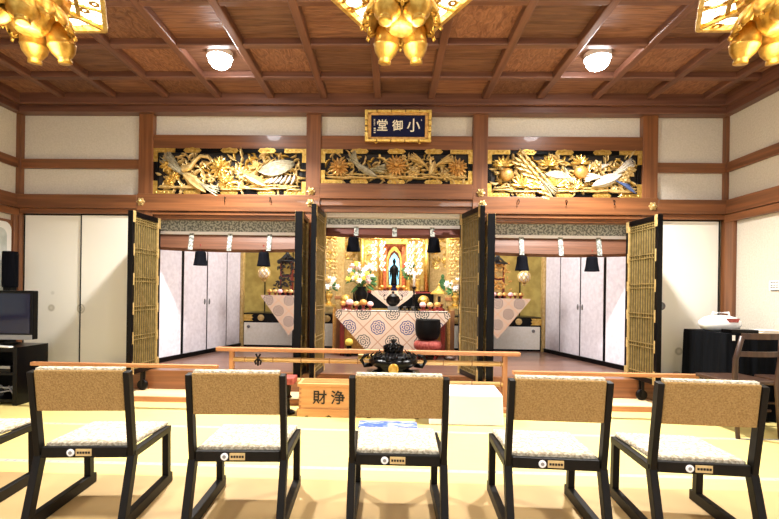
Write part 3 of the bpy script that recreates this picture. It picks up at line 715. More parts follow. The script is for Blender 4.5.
lattice_door((-.72, 4.92), (-.745, 4.375), .25, 1.955, 'latgold', 'greyback', 'narrow grey lattice door swung open at the left of the middle bay', None)
lattice_door((.775, 4.92), (.89, 4.375), .25, 1.955, 'latgold', 'greyback', 'narrow grey lattice door swung open at the right of the middle bay', None)
lattice_door((1.02, 4.88), (.985, 4.42), .25, 1.885, 'latgold', 'latback', 'black edged lattice door seen edge-on at the left end of the right bay', None, .036)

# ============================================================ SANCTUARY FURNITURE
def cloth(name, pts, y, th, m, parent):   # flat hanging cloth, polygon in XZ
    return MB().prism(pts, y-th, y).build(name, m, parent)
# low cabinets with black rails at the back of the side rooms
def cabinet(x0, x1, hx, sgn, label, kx):
    t = thing('low_cabinet', label, 'cabinet', ((x0+x1)/2, 6.95, .244), group='low white cabinets')
    hw = (x1-x0)/2
    MB().box(-hw, hw, 0, .55, 0, .52).build('body', 'black', t)
    d = MB().box(-hw+.03, hw-.03, -.008, 0, .03, .375).build('door', 'paper', t)
    MB().lathe([(.025, 0), (.025, .008), (.012, .012)], (hx-(x0+x1)/2, -.008, .31), 12, axis='Y').build('handle', 'grey', d)
    g = MB(); e = sgn*hw
    pts = [(e, .40), (e-sgn*.17, .40), (e-sgn*.14, .43), (e-sgn*.17, .45), (e-sgn*.14, .475), (e-sgn*.17, .50), (e, .50)]
    g.prism(pts if sgn < 0 else pts, -.01, 0); g.build('corner_fitting', 'gold', t)
    MB().lathe([(.05, 0), (.05, .01), (.03, .016)], (kx-(x0+x1)/2, 0, .45), 16, axis='Y').build('round_fitting', 'palegold', t)
cabinet(-2.27, -1.15, -2.17, -1, 'low white cabinet under a black rail at the back of the left room', -1.98)
cabinet(1.22, 2.33, 2.20, 1, 'low white cabinet under a black rail at the back of the right room', 1.98)
cabinet(-1.13, -.74, -.8, -1, 'low cabinet behind the left gold pillar of the middle room', -.95)
cabinet(.86, 1.2, 1.1, 1, 'low cabinet behind the right gold pillar of the middle room', 1.03)
# globe lamps
def globe(x, z, label):
    t = thing('hanging_globe_lamp', label, 'lamp', (x, 6.3, z), group='hanging globe lamps')
    b = MB().ball((0, 0, 0), .075, n=16, h=10)
    b.build('globe', 'petalwhite', t, smooth=True)
    k = MB()
    for i in range(8):
        a = 2*PI*i/8
        for sg in (-1, 1):
            pts = []
            for q in range(9):
                u = PI*q/8; pts.append((.085*math.sin(u)*math.cos(a+sg*.8*math.cos(u)), .085*math.sin(u)*math.sin(a+sg*.8*math.cos(u)), .085*math.cos(u)))
            k.tube(pts, .006, 5)
    k.lathe([(.02, -.12), (.03, -.10), (.015, -.085)], n=10); k.build('gold_filigree', 'palegold', t)
    MB().tube([(0, 0, .08), (0, 0, 2.9-z)], .006, 6).build('chain', 'gold', t)
globe(-1.76, 1.355, 'round gold filigree lamp hanging in the left room')
globe(1.86, 1.35, 'round gold filigree lamp hanging in the right room')
# ornaments used on the altars
def offering(x, y, z, s, label, group, cap='orangegold'):
    t = thing('offering_stand', label, 'offering', (x, y, z), group=group)
    MB().lathe([(.035*s, 0), (.03*s, .008*s), (.018*s, .02*s), (.02*s, .05*s), (.045*s, .07*s)], n=8).build('stand', 'redlac', t)
    MB().lathe([(.044*s, .07*s), (.05*s, .085*s), (.05*s, .10*s), (.04*s, .12*s), (.015*s, .135*s)], n=12).build('offering', cap, t)
    return t
def candlestick(x, y, z, h, label, group=None):
    t = thing('candlestick', label, 'candlestick', (x, y, z), group=group)
    MB().lathe([(.05, 0), (.045, .015), (.018, .03), (.014, h*.3), (.03, h*.36), (.012, h*.42), (.014, h*.55), (.04, h*.6), (.01, h*.62)], n=14).build('stem', 'black', t, smooth=True)
    MB().lathe([(.016, h*.6), (.02, h*.95), (.018, h)], n=10).build('candle', 'candle', t, smooth=True)
def bouquet(x, y, z, r, h, label, cat='flowers', vase='black', cols=('petalwhite', 'petalyellow', 'petalwhite', 'petalpink'), nf=26, seed=1, vs=1.0):
    rnd = random.Random(seed)
    t = thing('vase_of_flowers', label, cat, (x, y, z))
    MB().lathe([(.05*vs, 0), (.055*vs, .02), (.03*vs, .05), (.06*vs, h*.28), (.065*vs, h*.36), (.035*vs, h*.46), (.055*vs, h*.5)], n=16).build('vase', vase, t, smooth=True)
    g = MB(); fl = {c: MB() for c in set(cols)}
    for i in range(nf):
        a = rnd.uniform(0, 2*PI); u = rnd.random()**.6; zz = h*.62 + (h*.38)*rnd.random(); rr = r*u
        p = (rr*math.cos(a), rr*math.sin(a)*.6, zz)
        g.tube([(0, 0, h*.48), (p[0]*.5, p[1]*.5, (h*.48+zz)/2+.02), p], .004, 4)
        b = fl[cols[i % len(cols)]]
        for k in range(6): b.leaf(p[0], p[2], 2*PI*k/6, .045, .026, p[1]-.02, .015, n=3)
        b.ball((p[0], p[1]-.03, p[2]), .012, n=6, h=4)
    for i in range(30):
        a = rnd.uniform(0, 2*PI); g.leaf(.4*r*math.cos(a), h*.62+.3*r*math.sin(a), a, r*.75, .03, rnd.uniform(-.03, .03), .01, n=4, curve=rnd.uniform(-1, 1))
    g.build('stems_and_leaves', 'green', t)
    for c, b in fl.items(): b.build('blossoms', c, t)
    return t
def yoraku(x, y, z0, z1, label, m='palegold'):
    """hanging strings of gilt leaves below a small canopy"""
    t = thing('hanging_ornament', label, 'ornament', (x, y, z1), group='strings of gilt leaves')
    L = z1-z0
    MB().lathe([(.02, .06), (.05, .03), (.11, 0), (.115, -.015), (.10, -.02)], n=6).build('canopy', 'gold', t)
    b = MB(); c = MB()
    for k in range(6):
        a = 2*PI*k/6; px, py = .085*math.cos(a), .085*math.sin(a)
        c.tube([(px, py, -.02), (px*.9, py*.9, -L)], .004, 4)
        for q in range(int(L/.05)):
            zz = -.04 - q*.05
            b.leaf(px, zz, -PI/2+.5*(-1)**q, .045, .03, py-.01, .01, n=3)
            if q % 2: b.ball((px, py, zz), .012, n=6, h=4)
    c.tube([(0, 0, .06), (0, 0, 2.9-z1)], .005, 5)
    c.build('chain', 'gold', t); b.build('gilt_leaves', m, t)

# central altar table
t = thing('altar_table', 'black and red altar table draped with a pale medallion cloth in the middle room', 'table', (.05, 6.1, .244))
MB().box(-.74, .74, .0, .50, .57, .61).box(-.72, .72, .02, .48, .53, .57).build('table_top', 'black', t, bevel=.004)
for x in (-.68, .68):
    for y in (.04, .44):
        MB().box(x-.03, x+.03, y-.03, y+.03, 0, .53).build('leg', 'redlac', t)
MB().box(-.66, .66, .06, .075, .06, .50).build('front_panel', 'orangegold', t)
MB().box(-.70, .70, -.0, .5, .02, .08).build('shelf', 'black', t)
c = cloth('altar_cloth', [(-.765, .60), (.765, .60), (.775, .54), (.36, .085), (-.36, .085), (-.775, .54)], -.005, .012, 'medal', None)
c.location = (.05, 6.1, .244); tag(c, 'cream cloth with blue and grey flower medallions hanging over the altar table front', 'cloth')
MB().box(-.765, .765, .012, .20, .611, .616).build('fold', 'medal', c)
# upper altar and its white cloth
t = thing('upper_altar', 'small black upper altar behind the draped altar table', 'table', (.06, 6.72, .244))
MB().box(-.60, .60, 0, .30, .0, .86).build('body', 'black', t, bevel=.004)
MB().box(-.62, .62, -.02, .32, .86, .885).build('table_top', 'redlac', t)
for z in (.30, .60): MB().box(-.60, .60, -.012, 0, z, z+.03).build('gold_band', 'gold', t)
c = cloth('white_altar_cloth', [(-.32, .895), (.32, .895), (.33, .85), (.0, .60), (-.33, .85)], -.03, .012, 'medal2', None)
c.location = (.06, 6.72, .244); tag(c, 'pointed white cloth hanging below the shrine niche, behind the black censer', 'cloth')
# lidded censer on the altar
t = thing('incense_burner', 'small black lidded censer with handles on a grey block before the white cloth', 'incense burner', (.055, 6.36, .86))
MB().box(-.075, .075, -.06, .06, 0, .06).build('block', 'grey', t, bevel=.006)
MB().lathe([(.04, .06), (.06, .075), (.095, .11), (.10, .15), (.085, .18), (.09, .185), (.07, .20), (.05, .225), (.02, .235), (.018, .25), (.022, .262), (.005, .27)], n=20).build('bowl', 'black', t, smooth=True)
for s_ in (-1, 1): MB().tube([(s_*.09, 0, .14), (s_*.125, 0, .15), (s_*.13, 0, .20), (s_*.115, 0, .225)], .009, 6).build('handle', 'black', t)
candlestick(.35, 6.42, .86, .55, 'tall white candle on a black stick right of the small lidded censer')
bouquet(-.40, 6.45, .856, .21, .66, 'white and yellow flowers in a black vase left of the shrine niche', nf=34, seed=4, vs=1.5)
bouquet(.29, 6.88, 1.13, .09, .42, 'dark green foliage in a small vase right of the shrine niche', 'plant', 'gold', ('green', 'petalwhite', 'green'), 12, 6, .6)
# small gold pavilion lantern on the altar
t = thing('pavilion_lantern', 'small gold pavilion-shaped lantern at the right end of the altar table', 'lantern', (.70, 6.40, .856))
MB().lathe([(.09, 0), (.085, .03), (.05, .05), (.06, .09), (.075, .10)], n=6).build('base', 'redlac', t)
MB().box(-.055, .055, -.055, .055, .10, .24).build('body', 'palegold', t); MB().box(-.02, .02, -.058, -.054, .13, .21).build('window', 'darkback', t)
MB().lathe([(.12, .24), (.115, .255), (.07, .29), (.03, .33), (.012, .36), (.018, .38), (.004, .40)], n=6).build('roof', 'gold', t)
# rows of offerings
ORD = ('leftmost', 'second from the left', 'third from the left', 'fourth from the left', 'fifth from the left', 'rightmost')
for i, x in enumerate((-.64, -.545, -.45, -.355, -.26)):
    offering(x, 6.22, .862, 1.0+.2*(i % 2)-.1, 'small %s offering, %s of five before the vase of flowers' % (('orange', 'pink', 'pale gold')[i % 3], (ORD[:4]+ORD[5:])[i]), 'offerings left of the censer', ('orangegold', 'petalpink', 'palegold')[i % 3])
for i, x in enumerate((.46, .56, .66)):
    offering(x, 6.20, .862, .9, 'small %s offering, %s of three before the pavilion lantern' % (('pink', 'pale gold', 'orange')[i], ('leftmost', 'middle', 'rightmost')[i]), 'offerings right of the censer', ('petalpink', 'palegold', 'orangegold')[i % 3])
for i, x in enumerate((-.62, .49)):
    offering(x, 6.46, .856, 1.6, 'larger gold offering on a red stand %s' % ('left of the vase of flowers', 'between the candle and the pavilion lantern')[i], 'larger gold offerings', 'gold')
t = thing('ritual_tray', 'black lacquer tray of small cups right of the censer on the altar table', 'tray', (.27, 6.20, .862))
MB().box(-.14, .14, -.05, .05, 0, .015).build('tray', 'black', t)
for q in range(5): MB().lathe([(.012, .015), (.02, .04), (.024, .06)], (-.11+.055*q, 0, 0), 10).build('cup', 'grey' if q % 2 else 'black', t)
# small hanging lanterns, gilt vases and cups that crowd the altar
def small_lantern(x, y, z, label):
    t = thing('small_hanging_lantern', label, 'lantern', (x, y, z), group='small gilt lanterns before the shrine')
    MB().lathe([(.03, -.02), (.05, 0), (.05, .10), (.035, .12)], n=6).build('body', 'palegold', t)
    MB().lathe([(.085, .12), (.08, .135), (.03, .165), (.01, .19)], n=6).lathe([(.02, -.05), (.035, -.02)], n=6).build('roof', 'gold', t)
    MB().tube([(0, 0, .18), (0, 0, 2.9-z)], .005, 6).build('chain', 'gold', t)
small_lantern(-.52, 6.5, 1.72, 'small gilt lantern hanging above the white and yellow flowers'); small_lantern(.66, 6.5, 1.72, 'small gilt lantern hanging above the pavilion-shaped lantern')
def gilt_vase(x, y, z, label):
    t = thing('gilt_lotus_vase', label, 'vase', (x, y, z), group='gilt lotus vases')
    MB().lathe([(.035, 0), (.04, .015), (.015, .04), (.035, .09), (.03, .14), (.015, .17), (.03, .19)], n=14).build('vase', 'gold', t, smooth=True)
    b = MB()
    for k in range(7): b.tube([(0, 0, .18), (.03*math.cos(k), .02*math.sin(k), .26), (.02*(k-3), .0, .30+.03*(3-abs(k-3)))], .004, 5); b.bloom(.02*(k-3), .31+.03*(3-abs(k-3)), .028, -.01, 6, 1, .01)
    b.build('gilt_lotus', 'palegold', t)
gilt_vase(-.27, 6.80, 1.13, 'gilt lotus spray left of the shrine niche on the upper altar'); gilt_vase(.42, 6.80, 1.13, 'gilt lotus spray right of the shrine niche on the upper altar')
for i, x in enumerate((-.12, .0, .12, .21)):
    c = MB().lathe([(.022, 0), (.014, .015), (.012, .03), (.032, .05), (.034, .07), (.024, .085), (.004, .09)], n=12).build('gold_cup', 'gold', smooth=True); c.location = (.055-.045+x, 6.80, 1.13)
    tag(c, 'small lidded gold cup, %s of four under the standing statue' % ('leftmost', 'second', 'third', 'rightmost')[i], 'cup', 'lidded gold cups')
# shrine
SX = .072
t = thing('golden_shrine', 'gilded shrine with red panelled niche and carved roof at the back of the middle room', 'shrine', (SX, 7.05, .244))
MB().box(-.55, .55, 0, .45, 0, .90).build('base', 'black', t)
for z in (.2, .5, .8): MB().box(-.57, .57, -.02, .0, z, z+.035).build('gold_band', 'gold', t)
for s_ in (-1, 1):
    MB().lathe([(.035, .90), (.035, 1.66)], (s_*.205, .0, 0), 12).lathe([(.045, .90), (.045, .94)], (s_*.205, 0, 0), 12).build('pillar', 'gold', t, smooth=True)
    MB().lathe([(.035, .90), (.035, 1.70)], (s_*.50, .0, 0), 12).build('pillar', 'gold', t, smooth=True)
    MB().box(s_*.145-.03, s_*.145+.03, .03, .05, .93, 1.62).build('side_panel', 'niche', t)
    b = MB()
    rr = random.Random(11)
    for i in range(70): b.leaf(s_*.35+rr.uniform(-.12, .12), rr.uniform(.95, 1.75), rr.uniform(0, 6.3), .09, .035, .03, .02, n=4, curve=rr.uniform(-2, 2))
    MB().box(s_*.35-.14, s_*.35+.14, .032, .06, .9, 1.8).build('screen_ground', 'dimgold', t)
    b.build('carved_screen', 'palegold', t)
MB().box(-.18, .18, .30, .32, .9, 1.65).build('niche_back', 'niche', t)
MB().box(-.24, .24, -.03, .02, 1.62, 1.70).box(-.56, .56, -.02, .04, 1.72, 1.78).build('lintel', 'gold', t, bevel=.004)
MB().prism([(-.12, .0), (-.12, .45), (-.09, .55), (-.04, .62), (0, .64), (.04, .62), (.09, .55), (.12, .45), (.12, 0), (.09, 0), (.09, .44), (.06, .53), (0, .58), (-.06, .53), (-.09, .44), (-.09, 0)], .02, .05).build('arched_frame', 'gold', t).location = (0, 0, .95)
b = MB(); rr = random.Random(3)
for i in range(90): b.leaf(rr.uniform(-.6, .6), rr.uniform(1.74, 2.0), rr.uniform(0, 6.3), .10, .04, -.03, .025, n=4, curve=rr.uniform(-2, 2))
for q in range(9):
    x = -.56+.14*q; b.beam((x, -.06, 1.80), (x, .05, 1.80), .04, .05); b.beam((x, -.1, 1.86), (x, .05, 1.86), .05, .04)
b.build('carved_brackets', 'gold', t)
vs = []; fs = []; N_ = 20
for i in range(N_+1):
    u = -1 + 2*i/N_; z = 1.96 + .30*math.exp(-(u*2.6)**2) + .10*abs(u)**3; vs += [(u*.58, -.16, z), (u*.72, -.16, z+.05), (u*.72, .5, z+.28), (u*.72, .5, z+.22)]
for i in range(N_):
    for q in range(4): fs.append((4*i+q, 4*i+(q+1) % 4, 4*i+4+(q+1) % 4, 4*i+4+q))
MB().add(vs, fs).build('roof', 'orangegold', t, smooth=True)
# statue with a lit halo
t = thing('standing_statue', 'dark standing statue before a blue-white glowing halo inside the shrine niche', 'statue', (SX, 7.18, 1.144))
MB().lathe([(.07, 0), (.085, .02), (.05, .04), (.075, .07), (.08, .08), (.03, .082)], n=16, lobes=8, amp=.08).build('lotus_seat', 'blueboard', t, smooth=True)
sb = MB()
sb.lathe([(.045, .08), (.05, .12), (.042, .2), (.046, .27), (.055, .33), (.05, .38), (.025, .405), (.014, .42), (.022, .435), (.028, .46), (.022, .487), (.012, .497), (.012, .51), (.003, .515)], n=16)
for s_ in (-1, 1): sb.tube([(s_*.045, 0, .37), (s_*.065, -.005, .30), (s_*.03, -.045, .27)], .014, 8, rs=[.017, .015, .010]); sb.tube([(s_*.055, -.01, .29), (s_*.065, -.01, .18)], .012, 6, rs=[.016, .007])
sb.build('figure', 'blackm', t, smooth=True)
MB().prism([(-.07, .10), (-.085, .36), (-.075, .47), (-.045, .55), (0, .60), (.045, .55), (.075, .47), (.085, .36), (.07, .10)], .05, .06).build('mandorla', 'halo', t)
MB().lathe([(.078, 0), (.078, .008), (.06, .012)], (0, .045, .47), 24, axis='Y').build('halo', 'halo', t)
for x, z0, z1, lb in ((-.17, 1.42, 1.90, 'string of gilt leaves hanging just left of the shrine niche'), (.37, 1.36, 1.90, 'string of gilt leaves hanging just right of the shrine niche'),
        (-.86, 1.30, 1.90, 'string of gilt leaves hanging outside the left gold pillar'), (.95, 1.32, 1.90, 'string of gilt leaves hanging outside the right gold pillar')):
    yoraku(x, 6.62 if abs(x-.05) < .5 else 6.5, z0, z1, lb, 'petalwhite' if abs(x-.1) < .4 else 'palegold')
# flower stands outside the pillars
for x, lb in ((-.87, 'pale flowers on a gold stand outside the left gold pillar'), (.94, 'white flowers on a gold stand outside the right gold pillar')):
    b = bouquet(x, 6.45, .93, .13, .38, lb, nf=24, seed=9, vase='gold', cols=('petalwhite', 'palegold', 'petalwhite'))
    g = thing('flower_stand', 'slim gold stand under the flowers outside the %s gold pillar' % ('left' if x < 0 else 'right'), 'stand', (x, 6.45, .244), group='slim gold flower stands')
    MB().box(-.11, .11, -.09, .09, .655, .685).build('stand_top', 'gold', g)
    for sx in (-1, 1):
        for sy in (-1, 1): MB().box(sx*.09-.013, sx*.09+.013, sy*.07-.013, sy*.07+.013, 0, .655).build('leg', 'orangegold', g)
# gold wall panels with carved upper parts, either side of the shrine
for s_, lb in ((-1, 'gold panel with carved scrollwork left of the shrine'), (1, 'gold panel with a painted seated figure right of the shrine')):
    t = thing('gilt_screen', lb, 'panel', (.07+s_*.87, 7.505, .244)); hw = .27
    MB().box(-hw, hw, 0, .04, 0, 2.2).build('panel', 'palegold', t)
    b = MB(); rr = random.Random(21+s_)
    for i in range(110): b.leaf(rr.uniform(-hw, hw), rr.uniform(1.28, 2.1), rr.uniform(0, 6.3), .11, .04, -.002, .025, n=4, curve=rr.uniform(-2, 2))
    b.build('carved_scrollwork', 'gold', t)
    for z in (.60, 1.24): MB().box(-hw, hw, -.01, 0, z, z+.05).build('band', 'palegold', t)
    if s_ > 0: MB().leaf(-.06, .88, PI/2, .26, .13, -.002, .01, n=8).ball((-.06, -.01, 1.15), .03, .01, .035, 8, 5).build('painted_figure', 'green', t)
# kin bowl on cushion and stand
t = thing('bell_bowl_stand', 'round red lacquer stand under the black bell bowl', 'stand', (.51, 5.9, .244))
MB().lathe([(.15, .12), (.16, .10), (.16, .085), (.12, .08)], n=24).build('stand_top', 'redlac', t)
for k in range(5):
    a = 2*PI*k/5+.3; MB().tube([(.12*math.cos(a), .12*math.sin(a), .09), (.15*math.cos(a), .15*math.sin(a), .05), (.12*math.cos(a), .12*math.sin(a), .0)], .014, 6).build('leg', 'redlac', t)
c = MB().lathe([(.10, 0), (.165, .015), (.18, .05), (.165, .085), (.12, .10)], n=28, lobes=14, amp=.03).build('bell_cushion', 'redcloth', smooth=True); c.location = (.51, 5.9, .365); c.scale = (1, 1, 1.3); tag(c, 'puffy red patterned cushion under the black bell bowl', 'cushion')
c = MB().lathe([(.05, 0), (.12, .012), (.152, .06), (.165, .13), (.166, .22), (.158, .255), (.160, .268), (.150, .27), (.146, .25), (.15, .2), (.14, .08), (.05, .03)], n=36).build('bell_bowl', 'blackm', smooth=True); c.location = (.51, 5.9, .496); tag(c, 'large black bell bowl on a red cushion before the altar cloth', 'bell')
# floor cushions and little lamp at the altar's foot
for i in range(3):
    c = box('floor_cushion', 'petalyellow' if i == 1 else 'palegold', -.18, .18, -.14, .14, 0, .035, bevel=.012); c.location = (-.19, 5.6, .245+.036*i)
    tag(c, 'thin yellow cushion in the pile left of the black carved censer, %s of three' % ('bottom', 'middle', 'top')[i], 'cushion', 'pile of thin yellow cushions')
t = thing('paper_lamp', 'small cream paper lamp at the left foot of the draped altar table', 'lamp', (-.53, 6.05, .244))
MB().lathe([(.035, 0), (.035, .14), (.02, .15)], n=10).build('base', 'black', t); MB().ball((0, 0, .19), .055, rz=.05).build('lamp_shade', 'petalyellow', t, smooth=True)
c = MB().lathe([(.05, 0), (.075, .015), (.07, .04), (.02, .05)], n=16, lobes=8, amp=.1).build('wooden_fish', 'brownchair', smooth=True); c.location = (.80, 5.9, .245); tag(c, 'small round brown wooden drum right of the red bell stand', 'instrument')
# side altars
def side_altar(cx, hw, sg, where):
    t = thing('side_altar_table', 'black altar table draped with pale brocade in the %s room' % where, 'table', (cx, 6.3, .244), group='side altar tables')
    MB().box(-hw, hw, 0, .5, .755, .79).build('table_top', 'black', t)
    MB().box(min(sg*.04, sg*(hw-.03)), max(sg*.04, sg*(hw-.03)), .03, .47, .0, .755).build('body', 'black', t)
    c = cloth('side_altar_cloth', [(-hw-.03, .805), (hw+.03, .805), (hw+.02, .78), (0, .24), (-hw-.02, .78)], -.003, .012, 'medal2', None)
    c.location = (cx, 6.3, .244); tag(c, 'triangular pale medallion cloth hanging from the altar in the %s room' % where, 'cloth')
    MB().box(-hw-.02, hw+.02, .009, .15, .791, .796).build('fold', 'medal2', c)
    for i in range(6):
        offering(cx-sg*(hw-.06-.075*i), 6.42+.03*(i % 2), 1.034, .75, 'small offering, %s of the row on the %s side altar' % ((ORD if sg > 0 else ORD[::-1])[i], where), 'offerings on the %s side altar' % where, ('orangegold', 'palegold', 'petalpink')[i % 3])
def black_shrine(x, s_, lb):
    t = thing('small_shrine', lb, 'shrine', (x, 6.58, 1.034)); k_ = 1.1; t.scale = (k_, k_, k_)
    MB().box(-.10, .10, -.07, .07, 0, .06).build('base', 'black', t)
    for a in (-1, 1):
        for b_ in (-1, 1): MB().box(a*.07-.01, a*.07+.01, b_*.05-.01, b_*.05+.01, .06, .46).build('post', 'redlac', t)
    for q in range(2):
        MB().box(-.055, .055, -.045, -.04, .09+.19*q, .25+.19*q).build('door', 'palegold' if s_ > 0 else 'dimgold', t)
    MB().box(-.06, .06, -.03, .04, .06, .46).build('body', 'redlac', t)
    MB().lathe([(.14, .46), (.135, .475), (.08, .51), (.03, .56), (.01, .60)], n=4).build('roof', 'black', t)
    b = MB(); rr = random.Random(31)
    for i in range(70): b.leaf(rr.uniform(-.12, .12), rr.uniform(.08, .5), rr.uniform(0, 6.3), .06, .025, -.075, .015, n=4, curve=1)
    b.build('carving', 'orangegold' if s_ > 0 else 'darkback', t)
side_altar(-1.40, .37, 1, 'left'); side_altar(1.50, .42, -1, 'right')
black_shrine(-1.50, -1, 'dark carved miniature shrine on the left side altar'); black_shrine(1.56, 1, 'red and gold miniature shrine on the right side altar')

# ============================================================ THE HALL'S FURNITURE
# middle rail fence with bamboo bars
t = thing('bamboo_fence', 'low wooden rail fence with bamboo bars before the middle bay', 'fence', (-.13, 4.30, 0))
MB().box(-1.52, 1.37, -.03, .03, .518, .556).build('top_rail', 'oak', t, bevel=.006)
for x in (-1.37, 1.23):
    MB().box(x-.022, x+.022, -.02, .02, 0, .518).build('post', 'oakz', t, bevel=.003)
    MB().box(x-.03, x+.03, -.10, .045, 0, .04).build('foot', 'oakz', t, bevel=.005)
for z in (.442, .25):
    p = MB().tube([(-1.35, 0, z), (1.21, 0, z)], .024, 10).build('bamboo_bar', 'bamboo', t, smooth=True)
    for q in range(10): MB().lathe([(.024, -.006), (.027, 0), (.024, .006)], (-1.24+.27*q, 0, z), 10, axis='X', cap=False).build('bamboo_joint', 'node', p)
b = MB()
for s_ in (-1, 1): b.tube([(-1.107+.02*s_, -.03, .40), (-1.107+.03*s_, -.04, .43), (-1.107, -.04, .46), (-1.107+.022*s_, -.035, .50)], .009, 6)
b.tube([(-1.107, -.035, .39), (-1.107, -.04, .47)], .010, 6); b.build('rope_knot', 'blackm', t)
def rail(x0, x1, label):
    t = thing('low_rail', label, 'rail', ((x0+x1)/2, 4.1, 0), group='low orange side rails'); h = (x1-x0)/2
    MB().box(-h, h, -.025, .025, .38, .413).build('top_rail', 'oak', t, bevel=.005)
    for x in (-h+.1, h-.1):
        MB().box(x-.02, x+.02, -.018, .018, 0, .38).build('post', 'oakz', t); MB().box(x-.03, x+.03, -.055, .08, 0, .03).build('foot', 'oakz', t)
rail(-3.30, -1.56, 'low orange wooden rail before the left bay, behind the two left chairs'); rail(1.12, 2.86, 'low orange wooden rail before the right bay, behind the two right chairs')
# black carved censer on its stand
t = thing('carved_censer', 'large black carved incense burner with a gold crest behind the middle chair', 'incense burner', (.045, 4.05, .391)); t.scale = (1.03, 1.03, 1.1)
MB().lathe([(.10, 0), (.14, .015), (.13, .03), (.19, .06), (.205, .09), (.19, .115), (.15, .12), (.14, .135), (.11, .15), (.075, .165), (.055, .175)], n=28, lobes=8, amp=.05).build('bowl', 'black', t, smooth=True)
MB().lathe([(.07, .17), (.08, .18), (.06, .20), (.035, .21), (.045, .22), (.03, .235), (.015, .24), (.025, .25), (.012, .265), (.003, .27)], n=18, lobes=6, amp=.08).build('lid', 'black', t, smooth=True)
b = MB(); rr = random.Random(2)
b.m = Matrix.Identity(4)
for k in range(12):
    b.ball((.16*math.cos(2*PI*k/12), .16*math.sin(2*PI*k/12), .125), .014, n=8, h=5)
for k in range(26):
    a = 2*PI*k/26; q_ = .17-.03*(k % 3); b.tube([(q_*math.cos(a), q_*math.sin(a), .10), ((q_+.03)*math.cos(a+.1), (q_+.03)*math.sin(a+.1), .13), (q_*math.cos(a+.2), q_*math.sin(a+.2), .155+.012*(k % 2))], .010, 5, rs=[.012, .011, .004])
for k in range(14):
    a = 2*PI*k/14; b.tube([(.075*math.cos(a), .075*math.sin(a), .17), (.085*math.cos(a+.2), .085*math.sin(a+.2), .205), (.05*math.cos(a+.3), .05*math.sin(a+.3), .225)], .009, 5, rs=[.011, .01, .004])
b.build('carving', 'black', t)
for s_ in (-1, 1):
    MB().tube([(s_*.18, 0, .06), (s_*.25, 0, .05), (s_*.28, 0, .09), (s_*.25, 0, .13), (s_*.21, 0, .14), (s_*.225, 0, .11)], .014, 8, rs=[.02, .02, .018, .016, .014, .01]).build('handle', 'black', t, smooth=True)
    MB().tube([(s_*.10, -.10, .03), (s_*.16, -.16, .02), (s_*.17, -.17, .018)], .018, 8).build('foot', 'black', t, smooth=True)
MB().lathe([(.042, 0), (.042, .012), (.034, .018), (.02, .016)], (0, -.205, .055), 24, axis='Y').build('gold_crest', 'gold', t)
t = thing('censer_table', 'narrow black table under the carved incense burner, behind the middle chair', 'table', (.045, 4.06, 0))
MB().box(-.24, .24, -.13, .15, .36, .391).build('table_top', 'black', t, bevel=.004)
for sx in (-1, 1):
    for sy in (-1, 1): MB().box(sx*.21-.018, sx*.21+.018, .01+sy*.10-.018, .01+sy*.10+.018, 0, .36).build('leg', 'black', t)
# offering box with lettering
t = thing('offering_box', 'pale wooden offering box with two black characters between the second and middle chairs', 'box', (-.515, 3.96, 0))
MB().box(-.265, .265, 0, .20, .05, .272).build('body', 'boxwood', t, bevel=.003)
MB().hexa([(-.28, -.015, .262), (.28, -.015, .262), (.28, .21, .262), (-.28, .21, .262)], [(-.28, -.015, .292), (.28, -.015, .292), (.28, .21, .292), (-.28, .21, .292)]).build('top_rim', 'boxwood', t, bevel=.004)
MB().prism([(-.28, .07), (.28, .07), (.28, 0), (.22, 0), (.19, .015), (.17, .0), (.03, 0), (.0, .02), (-.03, 0), (-.17, 0), (-.19, .015), (-.22, 0), (-.28, 0)], -.015, .01).build('scalloped_base', 'boxwood', t)
for q in range(5): MB().box(-.25, .25, .02+.04*q, .035+.04*q, .292, .30).build('slat', 'boxwood', t)
for q in range(5): MB().box(-.266, -.244, -.002, 0, .08+.038*q, .098+.038*q).build('dovetail', 'oak', t)
text('lettering', '財', .128, 'ink', t, (-.082, -.004, .162), offset=.0018); text('lettering', '浄', .128, 'ink', t, (.077, -.004, .162), offset=.0018)
# red and black offering tray stand beside it
t = thing('small_stand', 'small red topped dark stand with a white card left of the offering box', 'stand', (-.905, 4.04, 0))
MB().box(-.09, .075, -.09, .09, .275, .335).build('stand_top', 'redcloth', t, bevel=.008); MB().box(-.085, -.01, -.095, -.09, .235, .29).build('card', 'white', t)
MB().lathe([(.07, 0), (.075, .02), (.03, .04), (.025, .13), (.05, .15), (.03, .17), (.035, .25), (.06, .275)], n=8).build('stem', 'black', t)
# white-clothed low table
t = thing('low_table', 'low table fully covered by a white cloth, right of the middle chair', 'table', (.68, 3.80, 0))
b = MB().hexa([(-.335, -.01, 0), (.29, -.01, 0), (.33, .43, 0), (-.30, .43, 0)], [(-.325, 0, .255), (.28, 0, .255), (.31, .42, .255), (-.29, .42, .255)]).build('white_cloth', 'white', t, bevel=.012)
for sx in (-.25, .25):
    MB().box(sx-.02, sx+.02, .05, .09, 0, .2).build('leg', 'oakz', t)
c = box('floor_mat', 'zabuton', -.24, .24, -.085, .085, 0, .02, bevel=.01); c.location = (.005, 3.70-.2, 0); c.location.y = 3.72; tag(c, 'thin blue and white woven mat on the tatami in front of the middle chair', 'mat')

